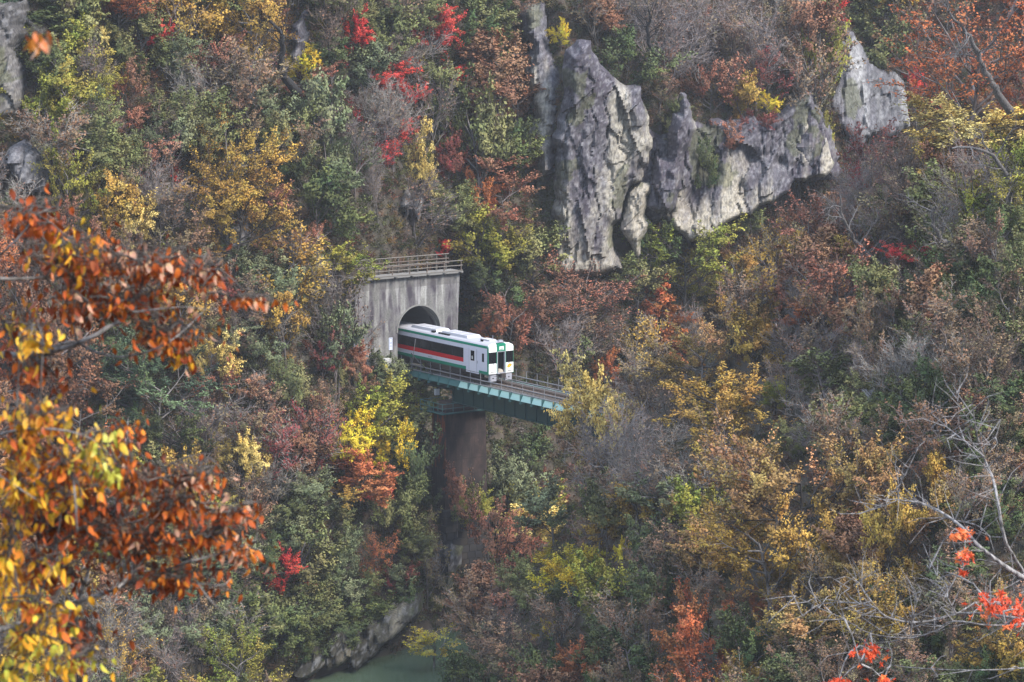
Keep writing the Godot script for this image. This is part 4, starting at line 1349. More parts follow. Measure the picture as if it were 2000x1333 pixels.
	branch("beech_twig", "single blurred twig with four brown leaves in the upper corner", "twig", 8.0, Vector3(-4.4, 33.9, -8.4),
		[[V.call(-700, -150, 0.05), V.call(-120, -40, 0.008), V.call(0, 8, 0.004), V.call(45, 32, 0.003), V.call(75, 62, 0.002)], [V.call(-120, -10, 0.004), V.call(0, 48, 0.002), V.call(40, 62, 0.0015)]],
		[[72, 68, 24, 12, 7, "2254"]], 0.055, false, bark, "")
	# the maple on the other side
	branch("maple_branch", "bare silver grey maple boughs with a few clumps of vivid red leaves", "branch", 28.0, Vector3(8.6, 26.5, -28.6),
		[[V.call(2560, 1900, 0.22), V.call(2500, 1500, 0.17), V.call(2200, 1260, 0.085), V.call(2090, 1180, 0.07), V.call(2000, 1130, 0.058), V.call(1925, 1078, 0.045), V.call(1865, 1018, 0.036), V.call(1805, 985, 0.027), V.call(1756, 976, 0.02), V.call(1760, 945, 0.012), V.call(1775, 915, 0.006)],
		[V.call(2020, 1145, 0.055), V.call(1985, 1095, 0.042), V.call(1962, 1050, 0.038), V.call(1950, 980, 0.033), V.call(1938, 930, 0.03), V.call(1922, 895, 0.026), V.call(1908, 845, 0.018), V.call(1900, 790, 0.01)],
		[V.call(1922, 892, 0.018), V.call(1885, 862, 0.015), V.call(1850, 835, 0.011), V.call(1820, 808, 0.006)], [V.call(1925, 885, 0.013), V.call(1945, 855, 0.009), V.call(1955, 820, 0.004)], [V.call(1900, 830, 0.008), V.call(1875, 795, 0.005), V.call(1868, 770, 0.003)],
		[V.call(2080, 1230, 0.05), V.call(2000, 1212, 0.036), V.call(1930, 1200, 0.03), V.call(1870, 1200, 0.028), V.call(1800, 1216, 0.026), V.call(1740, 1209, 0.022), V.call(1705, 1186, 0.018), V.call(1660, 1178, 0.015), V.call(1600, 1182, 0.010), V.call(1568, 1205, 0.004)],
		[V.call(2000, 1220, 0.026), V.call(1930, 1222, 0.02), V.call(1862, 1214, 0.017), V.call(1825, 1234, 0.016), V.call(1775, 1247, 0.017), V.call(1700, 1238, 0.012), V.call(1650, 1210, 0.009), V.call(1600, 1188, 0.006), V.call(1555, 1165, 0.003)],
		[V.call(1868, 1198, 0.016), V.call(1852, 1168, 0.013), V.call(1848, 1140, 0.009), V.call(1815, 1112, 0.005)], [V.call(1852, 1165, 0.011), V.call(1870, 1125, 0.008), V.call(1890, 1100, 0.004)], [V.call(1778, 1244, 0.011), V.call(1784, 1200, 0.008), V.call(1800, 1155, 0.004)],
		[V.call(1715, 1190, 0.010), V.call(1690, 1160, 0.008), V.call(1676, 1138, 0.005), V.call(1660, 1150, 0.003)], [V.call(1756, 976, 0.011), V.call(1725, 990, 0.008), V.call(1680, 1004, 0.004)], [V.call(1905, 1058, 0.014), V.call(1915, 1030, 0.016), V.call(1850, 1012, 0.010), V.call(1805, 990, 0.006)], [V.call(2080, 1300, 0.02), V.call(1900, 1310, 0.012), V.call(1740, 1300, 0.008), V.call(1660, 1275, 0.004)]],
		[[1945, 1182, 48, 30, 75, "9990"], [1885, 1040, 28, 14, 30, "9900"], [1862, 1047, 14, 8, 8, "0"], [1885, 1086, 22, 16, 26, "9900"], [1990, 1205, 14, 34, 30, "99"], [1695, 1272, 38, 20, 34, "9990"], [1640, 1330, 30, 10, 18, "99"], [1725, 1330, 40, 12, 22, "990"], [1882, 1118, 6, 5, 4, "9"]], 0.095, true, pale, "silver maple boughs")

# ---------------------------------------------------------------- what grows where: a coarse plan of the hillsides, 100 picture pixels a cell
const PLAN := [
	"bmt mdt otm tsm gtm gsl stm mtd ddm dmd mk Okt ttk tts ttk kOt smk mkg oOk oOo",
	"ktl tml sog tGg gks Rgl dGs rst dtm dOk kdm kt dkt tkt ksm lkR mlk mkR Oor oOR",
	"tkg tml lsg tGm tmk dGm Gmt Gtr tmd mdl mO d dmk dkt kOd gkR kt tRg ygO yOg",
	"td gly sgk Otr ggl tkd GmG tmt tlm dms dOm d d kt tk kO tsO tkO gtm tdl",
	"otk lgs pkt tkl ggl gOs kds dtt tmt mml mds d ml lmg ksO stO tOs tkm tdk mdk",
	"Oo oOt tkp tRt tkG tmG mkt tk gkt mGd mst sGm mld lmg gtk tOs sOg kmt dkO mdk",
	"Oo oOt dbp kpt ktG tmG tmk mG dm mds sOt kst gGm aOt aOk Ogt ktO tkd mdk kdm",
	"oO otb bdb tdm tsk Gtm msG mlG mdm d dm tdk ktg aOa aOg tmg tkm tmd kdt ktd",
	"oO otO dbd ttm ptk tkR ylO yoO mdm md dmk tkt tkt tga agt ttm tkm tkd Okd kdO",
	"OO OtO tmt ttm tpk tkG lmO Omd dmk mG Gtk tst tkt tat tka aOa aOa aOg tkd kdO",
	"OO tOt tkt tm Gtm tdm GmR mOm mdO sOy ypl tkl kdg tka agO aga aOa agk kdt kOd",
	"tOt ttO tGt tGb dGm dmG dmG mRG mdk kOs kmy yld dmt tkd akd aga gak gkd kdg gkd",
	"ttg tkt tgm tkt mkt d d d dtk dkt dmt dmk mdk ogd okd gmd mkd dkg dmk dkg",
	"gtm tkt tmg glm lgm k d d d dkO dtO omd dkm ogm mgk dmg dkO kdm mdk kdm"]

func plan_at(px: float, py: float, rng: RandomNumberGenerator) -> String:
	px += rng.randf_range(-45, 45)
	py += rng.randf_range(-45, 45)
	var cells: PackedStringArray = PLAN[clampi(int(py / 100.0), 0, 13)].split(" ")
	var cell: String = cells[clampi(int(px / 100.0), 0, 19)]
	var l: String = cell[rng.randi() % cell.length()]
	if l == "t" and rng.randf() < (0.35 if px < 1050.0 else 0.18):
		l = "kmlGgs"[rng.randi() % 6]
	return l

func undergrowth(called: String, count: int, place: Callable, size: float) -> void:
	var rng := RandomNumberGenerator.new()
	rng.seed = hash(called)
	var t := Tris.new()
	for k in 52:
		var q := rand_dir(rng) * pow(rng.randf(), 0.6)
		q.y = absf(q.y) * 0.9
		var up := (Vector3.UP + rand_dir(rng) * 1.1).normalized()
		var ax := up.cross(rand_dir(rng)).normalized() * rng.randf_range(0.10, 0.2)
		var bx := up.cross(ax) * 0.6
		var v := rng.randf_range(0.65, 1.3)
		t.quad(q - ax, q + bx, q + ax, q - bx, Color(v, v, v))
	for k in 16:
		var q := rand_dir(rng) * 0.3
		var e := Vector3(q.x * 4.0, rng.randf_range(0.6, 1.7), q.z * 4.0)
		var off := Vector3(0.02, 0, 0.015)
		t.tri(q - off, q + off, e, Color(0.9, 0.8, 0.85))
	var mm := MultiMesh.new()
	mm.transform_format = MultiMesh.TRANSFORM_3D
	mm.use_colors = true
	mm.mesh = t.mesh()
	var where := []
	for k in count:
		var w: Variant = place.call(rng)
		if w != null:
			where.append(w)
	mm.instance_count = where.size()
	for k in where.size():
		var q: Vector3 = where[k]
		var sc := size * rng.randf_range(0.6, 1.5)
		mm.set_instance_transform(k, Transform3D(Basis.from_euler(Vector3(rng.randf_range(-0.4, 0.6), rng.randf() * TAU, rng.randf_range(-0.4, 0.4))).scaled(Vector3(sc, sc * rng.randf_range(0.6, 1.1), sc)), q))
		var px := seen_at(q)
		var l := plan_at(px.x, px.y, rng)
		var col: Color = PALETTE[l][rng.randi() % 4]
		if rng.randf() < 0.55:
			col = [Color(0.17, 0.145, 0.13), Color(0.13, 0.13, 0.06), Color(0.16, 0.10, 0.06), Color(0.08, 0.10, 0.04)][rng.randi() % 4]
		var val := rng.randf_range(0.42, 0.85)
		mm.set_instance_color(k, Color(col.r * val, col.g * val, col.b * val))
	var o := MultiMeshInstance3D.new()
	o.name = called
	o.multimesh = mm
	o.material_override = leaf_mat()
	o.set_meta("kind", "stuff")
	o.set_meta("label", "low mixed undergrowth of leaves and twigs covering the slope")
	add_child(o)

func ground_mat() -> StandardMaterial3D:
	var m := painted("forest_floor", 0.95)
	return m

func sheet(called: String, nu: int, nv: int, point: Callable, tone: Callable) -> void:
	var t := Tris.new()
	for j in nv:
		for k in nu:
			t.v.append(point.call(k, j))
			t.n.append(Vector3.ZERO)
			t.c.append(tone.call(t.v[t.v.size() - 1]))
	for j in nv - 1:
		for k in nu - 1:
			var a := j * nu + k
			for f in [[a, a + nu + 1, a + 1], [a, a + nu, a + nu + 1]]:
				t.i.append(f[0]); t.i.append(f[1]); t.i.append(f[2])
				var m := (t.v[f[2]] - t.v[f[0]]).cross(t.v[f[1]] - t.v[f[0]])
				for e in f:
					t.n[e] += m
	for k in t.n.size():
		t.n[k] = t.n[k].normalized()
	structure(called, t.mesh(), ground_mat())

func earth_tone(q: Vector3) -> Color:
	var a := clampf(0.5 + 1.2 * noise_a.get_noise_2d(q.x * 4.0, q.y * 4.0 + q.z), 0.0, 1.0)
	var b := clampf(0.5 + 1.5 * noise_b.get_noise_2d(q.x * 9.0, q.y * 9.0 - q.z * 3.0), 0.0, 1.0)
	return Color(0.035, 0.032, 0.02).lerp(Color(0.075, 0.052, 0.038), a).lerp(Color(0.10, 0.095, 0.085), b * 0.4)

func grounds() -> void:
	sheet("hillside", 190, 104, func(k: int, j: int) -> Vector3:
		var x := -105.0 + k * 1.15
		var y := -27.0 + j * (1.0 if j < 80 else 1.0)
		return Vector3(x, y, -hill_deep(x, y)), earth_tone)
	sheet("opposite_slope", 110, 150, func(k: int, j: int) -> Vector3:
		var x := -9.0 + k * 1.0
		var d := 40.0 + j * 1.6
		return Vector3(x, slope_height(x, d), -d), earth_tone)
	sheet("near_bank", 60, 40, func(k: int, j: int) -> Vector3:
		var x := -60.0 + k * 2.0
		var d := -20.0 + j * 2.0
		var y := 37.0 - 0.36 * d if d < 34.0 else 24.8 - 1.9 * (d - 34.0)
		return Vector3(x, y + noise_a.get_noise_2d(x * 3.0, d * 3.0) - (2.0 if d < 2.0 and absf(x) < 4.0 else 0.0), -d), earth_tone)
	# river
	var w := PlaneMesh.new()
	w.size = Vector2(150, 240)
	var wm := mat("river_water", lin(0.072, 0.105, 0.064), 0.15)
	var nt := NoiseTexture2D.new()
	var fn := FastNoiseLite.new()
	fn.seed = 4
	fn.frequency = 0.02
	fn.fractal_octaves = 3
	nt.noise = fn
	nt.as_normal_map = true
	nt.bump_strength = 2.0
	nt.seamless = true
	nt.width = 512
	nt.height = 512
	wm.normal_enabled = true
	wm.normal_texture = nt
	wm.normal_scale = 0.12
	wm.uv1_scale = Vector3(18, 34, 1)
	var river := structure("river", w, wm)
	river.position = Vector3(-10, RIVER, -165)

# ---------------------------------------------------------------- the trees one can tell apart
func all_trees() -> void:
	var h := "trees that stand out on the hillside"
	# [name, label, short name, x, y, half width, half height, kind, palette, category]
	var heroes := [
		["broadleaf_tree", "golden yellow tree at the very top of the slope, above the furrowed boulder", "topmost golden tree", 395, 20, 58, 36, "round", "g"],
		["broadleaf_tree", "ochre tree with salmon tints beside the thin grey fin", "tinted ochre tree", 500, 40, 70, 50, "grand", "g"],
		["maple_tree", "orange red maple on the top edge near the pine", "top edge maple", 232, 14, 44, 22, "dense", "o"],
		["broadleaf_tree", "small pale yellow tree high on the slope beside the crimson bush", "high pale tree", 190, 48, 20, 26, "dense", "p"],
		["maple_tree", "small crimson maple high on the slope, right of the pale yellow one", "small crimson maple", 302, 62, 27, 20, "dense", "r"],
		["maple_tree", "dense peach orange maple on the upper slope", "peach maple", 254, 175, 45, 40, "maple", "s"],
		["broadleaf_tree", "olive lime tree left of the peach orange maple", "olive lime tree", 188, 182, 42, 36, "dense", "l"],
		["broadleaf_tree", "crown of the tallest golden ochre tree, wide and tiered, with dark limbs", "tall golden tree", 445, 318, 92, 58, "grand", "g"],
		["broadleaf_tree", "golden ochre tree in tiers directly under the tallest golden crown", "lower golden tree", 455, 425, 78, 62, "grand", "g"],
		["broadleaf_tree", "yellow green tree right beside the furrowed boulder", "boulder side tree", 135, 360, 52, 58, "grand", "l"],
		["maple_tree", "pale lemon tree with open branches above the upper beech bough", "pale lemon tree", 256, 420, 42, 40, "dense", "p"],
		["maple_tree", "bright lime yellow maple beside the thin grey fin", "lime yellow maple", 598, 122, 36, 22, "dense", "y"],
		["maple_tree", "scarlet maple high between ochre and bare trees", "high scarlet maple", 692, 75, 34, 34, "dense", "r"],
		["maple_tree", "fiery red maple at the top with a silver trunk below it", "fiery top maple", 848, 58, 42, 30, "dense", "r"],
		["bare_tree", "silver white bare tree with twisted limbs under the fiery red maple", "silver bare tree", 815, 108, 48, 34, "bare", "t"],
		["maple_tree", "long slanting scarlet maple in the middle of the upper slope", "slanting scarlet maple", 760, 148, 44, 22, "dense", "r"],
		["maple_tree", "red maple at the lower end of the slanting scarlet one", "lower scarlet maple", 800, 180, 26, 16, "dense", "r"],
		["maple_tree", "small red maple under the fiery one, near dark green trees", "small red maple", 890, 150, 30, 16, "dense", "r"],
		["maple_tree", "pinkish red maple beside the lime yellow maple", "pinkish maple", 610, 160, 52, 24, "maple", "s"],
		["broadleaf_tree", "bright pale yellow tree hanging on a bare slope above the portal", "bright yellow tree", 824, 312, 32, 46, "dense", "p"],
		["shrub", "wine red bush right beside the bright pale yellow tree", "wine red bush", 876, 300, 22, 32, "shrub", "R"],
		["maple_tree", "orange and salmon maple left of the great rock pillar's foot", "salmon foot maple", 985, 390, 62, 38, "maple", "s"],
		["maple_tree", "orange maple next to the salmon one near the narrow pillar", "orange neighbour maple", 935, 375, 28, 30, "dense", "o"],
		["evergreen_tree", "dark olive evergreen above the bare slope over the portal", "dark olive evergreen", 615, 385, 62, 50, "shrub", "d"],
		["broadleaf_tree", "sage green tree in the middle of the upper slope", "sage green tree", 640, 225, 46, 58, "round", "G"],
		["broadleaf_tree", "olive green trees' tallest crown by the narrow pillar", "green ravine tree", 935, 240, 52, 60, "round", "m"],
		["broadleaf_tree", "lime green tree at the top left of the portal railing", "railing side tree", 648, 522, 56, 34, "dense", "l"],
		["bare_tree", "bare brown tree spreading over the portal's upper corner", "portal corner tree", 660, 590, 52, 62, "bare", "t"],
		["bare_tree", "purple grey bare tree on the slope directly above the portal railing", "tree above railing", 745, 440, 70, 48, "bare", "t"],
		["maple_tree", "small scarlet maple just over the end of the portal railing", "railing end maple", 856, 482, 18, 12, "dense", "r"],
		["evergreen_tree", "big dark blue green evergreen between the two beech boughs", "big dark evergreen", 305, 762, 98, 66, "grand", "b"],
		["evergreen_tree", "dark green evergreen just under the big blue green one", "under evergreen", 330, 850, 60, 40, "grand", "d"],
		["broadleaf_tree", "pale apricot tree right of the upper beech bough's leaves", "apricot tree", 402, 700, 40, 32, "dense", "p"],
		["maple_tree", "salmon red maple standing at the foot of the portal wall", "portal foot maple", 700, 708, 36, 32, "dense", "s"],
		["maple_tree", "wine red maple beside the grey blue cabinet", "cabinet side maple", 632, 690, 30, 26, "maple", "R"],
		["shrub", "sage green bush at the foot of the portal wall under the white box", "portal foot bush", 752, 728, 30, 28, "shrub", "G"],
		["shrub", "olive bush at the lower end of the portal's slanting side", "portal side bush", 672, 735, 34, 30, "shrub", "m"],
		["bare_tree", "bare twiggy tree in front of the portal wall's upper corner", "portal twig tree", 702, 605, 44, 58, "bare", "t"],
		["shrub", "dark green shrub in front of the pier's dark left face", "pier front shrub", 872, 1010, 42, 56, "shrub", "d"],
		["broadleaf_tree", "sage green tree crowding the slanting end of the portal", "portal crowding tree", 655, 655, 38, 46, "round", "G"],
		["shrub", "round olive shrub in front of the portal and bridge end", "bridge end shrub", 800, 765, 60, 48, "shrub", "m"],
		["broadleaf_tree", "lime and gold tree below the round olive shrub", "lime gold tree", 735, 795, 62, 44, "dense", "l"],
		["broadleaf_tree", "vivid lemon yellow tree under the lime and gold one", "vivid lemon tree", 678, 848, 48, 36, "dense", "y"],
		["broadleaf_tree", "vivid deep yellow tree nearer to the pier than the lemon one", "deep yellow tree", 762, 868, 38, 32, "dense", "y"],
		["maple_tree", "orange maple spreading under the vivid yellow trees", "orange under maple", 700, 920, 64, 38, "dense", "o"],
		["broadleaf_tree", "golden small tree under the orange spreading maple", "small gold tree", 665, 962, 40, 20, "maple", "g"],
		["maple_tree", "crimson small maple beside the golden small tree", "tiny crimson maple", 735, 965, 26, 12, "dense", "r"],
		["broadleaf_tree", "pale primrose tree right of the lower beech bough", "primrose tree", 478, 884, 44, 34, "dense", "p"],
		["maple_tree", "pinkish red maple right at the tip of the lower beech bough", "bough tip maple", 566, 1116, 36, 30, "dense", "r"],
		["maple_tree", "thin orange red maple on the bank above the pale bluff", "bank maple", 745, 1078, 44, 36, "airy", "o"],
		["broadleaf_tree", "sage green leafy bush leaning against the pier", "pier bush", 982, 940, 46, 50, "shrub", "G"],
		["shrub", "rust red creeper climbing the left edge of the pier", "rust creeper", 893, 955, 20, 34, "shrub", "s"],
		["shrub", "pale green creeper on the pier where the stone blocks begin", "pale creeper", 930, 985, 26, 24, "shrub", "l"],
		["shrub", "dark ivy covered shrub left of the pier", "pier ivy shrub", 815, 920, 44, 60, "shrub", "d"],
		["shrub", "olive green shrub below the deep yellow tree", "olive bank shrub", 760, 1000, 52, 44, "shrub", "m"],
		["conifer_tree", "slender orange red pointed tree below the lime crown", "pointed red tree", 1282, 606, 42, 62, "cone", "o"],
		["maple_tree", "small orange maple right behind the railcar roof", "railcar side maple", 958, 645, 24, 20, "dense", "o"],
		["maple_tree", "wide thin salmon maple under the foot of the great pillar", "wide salmon maple", 1115, 562, 100, 44, "airy", "s"],
		["broadleaf_tree", "big lime olive tree under the small cave of the cliff", "cave side tree", 1330, 505, 84, 58, "grand", "l"],
		["broadleaf_tree", "yellow orange tree beside the big lime olive one", "yellow orange tree", 1440, 514, 34, 26, "round", "g"],
		["shrub", "dark ivy hanging under the small cave beside the cream leg", "cave ivy", 1265, 478, 38, 36, "shrub", "d"],
		["maple_tree", "burnt orange maple above the end of the bridge", "bridge end maple", 1186, 718, 24, 24, "dense", "o"],
		["broadleaf_tree", "pale gold tree covering the end of the bridge railing", "bridge covering tree", 1188, 792, 66, 58, "dense", "p"],
		["bare_tree", "bare lilac grey tree in front of the bridge girder's end", "girder end tree", 1150, 880, 88, 62, "bare", "t"],
		["broadleaf_tree", "wide tan and pink tree top above the bridge end", "wide tan tree", 1375, 705, 92, 50, "grand", "a"],
		["broadleaf_tree", "golden tree under the wide tan crown", "under tan tree", 1420, 795, 105, 58, "grand", "g"],
		["broadleaf_tree", "largest tan gold tree of the near slope, with tiered crown", "largest tan tree", 1560, 950, 135, 72, "grand", "a"],
		["broadleaf_tree", "gold and olive tree under the largest tan one", "gold olive tree", 1500, 1060, 105, 62, "grand", "g"],
		["broadleaf_tree", "tan pink tree between the largest tan one and the silver maple", "tan pink tree", 1690, 930, 72, 60, "grand", "a"],
		["broadleaf_tree", "pale straw yellow tree at the foot of the pier", "straw yellow tree", 1020, 1015, 84, 34, "dense", "p"],
		["broadleaf_tree", "yellow tree lower on the slope below the straw one", "lower yellow tree", 1110, 1102, 62, 30, "dense", "y"],
		["maple_tree", "rust coloured thin maple beside the pier's stone footing", "rust footing maple", 950, 1050, 78, 72, "grand", "s"],
		["maple_tree", "glowing orange maple low on the near slope", "glowing orange maple", 1365, 1230, 62, 54, "dense", "o"],
		["maple_tree", "orange gold maple at the bottom edge", "bottom orange maple", 1145, 1290, 46, 40, "dense", "o"],
		["maple_tree", "pale yellow branch tree reaching over the water", "water side tree", 848, 1248, 46, 22, "sparse", "y"],
		["maple_tree", "large orange red maple crown at the upper corner with dark forked limbs", "upper corner maple", 1890, 95, 130, 84, "airy", "o"],
		["maple_tree", "russet maple left part beside the upper corner crown", "russet corner maple", 1790, 130, 70, 56, "maple", "O"],
		["broadleaf_tree", "wide flat yellow tree under the upper corner maple", "flat yellow tree", 1880, 240, 118, 40, "grand", "p"],
		["maple_tree", "scarlet maple in front of the far pale cliff", "far cliff maple", 1785, 180, 36, 34, "dense", "r"],
		["broadleaf_tree", "fresh lime green tree hanging over the cliff top", "hanging lime tree", 1620, 106, 33, 46, "shrub", "l"],
		["maple_tree", "small yellow maple on the ledge over the overhanging wall", "ledge yellow maple", 1498, 200, 22, 14, "dense", "y"],
		["maple_tree", "dark red maple on the ledge beside the yellow one", "ledge red maple", 1485, 245, 30, 22, "maple", "R"],
		["shrub", "dark shrub rooted in the hollow of the overhanging wall", "hollow shrub", 1378, 318, 28, 34, "shrub", "d"],
		["shrub", "salmon brown bush on the ledge left of the dark red maple", "ledge salmon bush", 1428, 262, 26, 20, "shrub", "s"],
		["shrub", "olive bush on top of the wall beside the hanging rib", "rib top bush", 1335, 228, 26, 26, "shrub", "m"],
		["shrub", "small olive bush at the cream foot of the overhanging wall", "wall foot bush", 1468, 425, 24, 20, "shrub", "m"],
		["shrub", "moss green bush hanging on the dark slab's far edge", "slab moss bush", 1612, 262, 14, 34, "shrub", "l"],
		["maple_tree", "crimson maple at the top edge above the lime green hanging tree", "crimson edge maple", 1612, 16, 44, 24, "dense", "r"],
		["shrub", "dark grey green shrub on the shoulder of the great pillar", "pillar shoulder shrub", 1215, 115, 62, 40, "shrub", "d"],
		["broadleaf_tree", "small yellow tree right of the narrow pillar's top", "pillar top tree", 1096, 62, 18, 16, "dense", "y"],
		["maple_tree", "peach small tree beside the pillar shoulder shrub", "shoulder peach tree", 1302, 118, 22, 20, "maple", "s"],
		["maple_tree", "red streak of a maple low against the dark near slope", "red streak maple", 1795, 492, 48, 14, "dense", "r"],
		["maple_tree", "orange red maple in the middle of the near slope trees", "mid slope maple", 1580, 608, 44, 22, "dense", "o"],
		["broadleaf_tree", "orange gold beech-like tree behind the upper beech bough", "orange back tree", 75, 640, 105, 110, "grand", "O"],
		["broadleaf_tree", "orange brown leafy tree behind the lower beech bough", "brown back tree", 150, 800, 70, 60, "grand", "O"],
		["broadleaf_tree", "gold and green tree at the bottom below the beech boughs", "bottom gold tree", 450, 1290, 72, 50, "grand", "l"],
		["broadleaf_tree", "fresh green tree on the near slope under the dark leaning limbs", "fresh green tree", 1895, 400, 44, 40, "shrub", "l"],
		["pine_tree", "green pine in the upper corner beside the tall grey rib", "corner pine", 88, 38, 46, 30, "cone", "d"],
	]
	var n := 0
	for a in heroes:
		var cat: String = {"maple_tree": "maple tree", "broadleaf_tree": "tree", "bare_tree": "bare tree", "shrub": "shrub", "evergreen_tree": "evergreen tree", "conifer_tree": "conifer", "pine_tree": "pine tree"}[a[0]]
		var deep := 0.0
		if a[2] in ["rust creeper", "pale creeper"]:
			deep = 253.0
		elif a[2] == "pier front shrub":
			deep = 254.5
		elif a[2] in ["ledge yellow maple", "ledge red maple", "hollow shrub", "ledge salmon bush", "rib top bush", "wall foot bush", "slab moss bush"]:
			deep = -3.6
		elif a[2] == "bridge covering tree":
			deep = 230.0
		elif a[2] == "girder end tree":
			deep = 228.0
		var o := tree(a[0], a[1], cat, a[3], a[4], a[5], a[6], a[7], a[8], n % 3, h, deep)
		landmarks.append([a[3], a[4], a[2]])
		n += 1
	# the trees in between
	var rng := RandomNumberGenerator.new()
	rng.seed = 2024
	var used := {}
	var kept := []
	for a in heroes:
		kept.append([a[3], a[4], a[5], a[6]])
	var noun := {"maple": "maple_tree", "round": "broadleaf_tree", "sparse": "thin_tree", "bare": "bare_tree", "shrub": "shrub"}
	var say := {"maple": "maple", "round": "tree", "sparse": "tree", "bare": "tree", "shrub": "shrub"}
	var fills := []
	var py := -20.0
	while py < 1400.0:
		var px := -30.0
		while px < 2040.0:
			var cx := px + rng.randf_range(-26, 26)
			var cy := py + rng.randf_range(-20, 20)
			px += 56.0
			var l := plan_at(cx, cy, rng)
			var pick := rng.randf()
			var kind := "round"
			if l == "t":
				kind = "bare"
			elif l == "k":
				kind = "sparse"
			elif l in ["d", "b", "G", "m"]:
				kind = "shrub" if pick < 0.6 else "round"
			elif l in ["r", "R", "o", "s"]:
				kind = "maple" if pick < 0.6 else "sparse"
			elif l in ["l", "g", "a", "O"]:
				kind = "round" if pick < 0.7 else "sparse"
			elif l in ["y", "p"]:
				kind = "maple"
			var rx := rng.randf_range(30, 54) * (1.15 if kind in ["bare", "sparse"] else 1.0)
			var ry := rx * rng.randf_range(0.62, 0.92)
			var variant := rng.randi() % 4
			if l in ["r", "y", "p"]:
				rx *= 0.62
				ry *= 0.62
			if hidden(cx, cy, rx, ry):
				continue
			var crowded := false
			for k in kept:
				var reach := 0.5 if cy > k[1] else 0.2          # what stands nearer may not hide it
				if pow((k[0] - cx) / (k[2] + reach * rx), 2.0) + pow((k[1] - cy) / (k[3] + reach * ry), 2.0) < 0.9:
					crowded = true
					break
			if crowded:
				continue
			fills.append([noun[kind], say[kind], cx, cy, rx, ry, kind, l, variant])
		py += 46.0
	for f in fills:
		var size := "small" if f[4] < 34 else ("large" if f[4] > 50 else "middling")
		var look: String = LOOKS[f[7]]
		if f[6] == "bare":
			look = ["grey leafless", "brown leafless", "pale leafless", "grey leafless"][f[8]]
		if f[6] == "sparse" and f[7] != "k":
			look += " thin-leaved"
		var label := describe("%s %s %s" % [size, look, f[1]], f[2], f[3], used)
		var cat: String = {"maple": "maple tree", "round": "tree", "sparse": "tree", "bare": "bare tree", "shrub": "shrub"}[f[6]]
		tree(f[0], label, cat, f[2], f[3], f[4], f[5], f[6], f[7], f[8], "%s trees and bushes filling the gorge sides" % cat)

func hidden(cx: float, cy: float, rx: float, ry: float) -> bool:
	for q in [Vector2(cx, cy), Vector2(cx - rx * 0.9, cy), Vector2(cx + rx * 0.9, cy), Vector2(cx, cy - ry * 0.9), Vector2(cx, cy + ry * 0.9), Vector2(cx + rx * 0.6, cy + ry * 0.6), Vector2(cx - rx * 0.6, cy + ry * 0.6), Vector2(cx - rx * 0.6, cy - ry * 0.6), Vector2(cx + rx * 0.6, cy - ry * 0.6)]:
		for poly in keep_clear:
			if Geometry2D.is_point_in_polygon(q, poly):
				return true
	return false

func describe(what: String, cx: float, cy: float, used: Dictionary) -> String:
	var order := []
	for l in landmarks:
		order.append([Vector2(cx - l[0], cy - l[1]).length(), l])
	order.sort_custom(func(a: Array, b: Array) -> bool: return a[0] < b[0])
	for k in 40:
		var l: Array = order[0][1] if k == 0 else order[(k - 1) % 3][1]
		var d := Vector2(cx - l[0], cy - l[1])
		var dir := ""
		if absf(d.y) > 0.45 * absf(d.x):
			dir = "above" if d.y < 0 else "below"
		if absf(d.x) > 0.45 * absf(d.y):
			dir = (dir + " " if dir != "" else "") + ("left of" if d.x < 0 else "right of")
		var label := "%s %s the %s" % [what, dir, l[2]]
		if k > 0:
			label += " towards the %s" % order[1 + (k - 1) / 3 + (k - 1) % 3][1][2]
		if label.split(" ").size() > 16:
			label = label.substr(label.find(" ") + 1)
		if label.split(" ").size() > 16:
			label = label.replace("towards the ", "towards ")
		if not used.has(label):
			used[label] = true
			return label
	return what

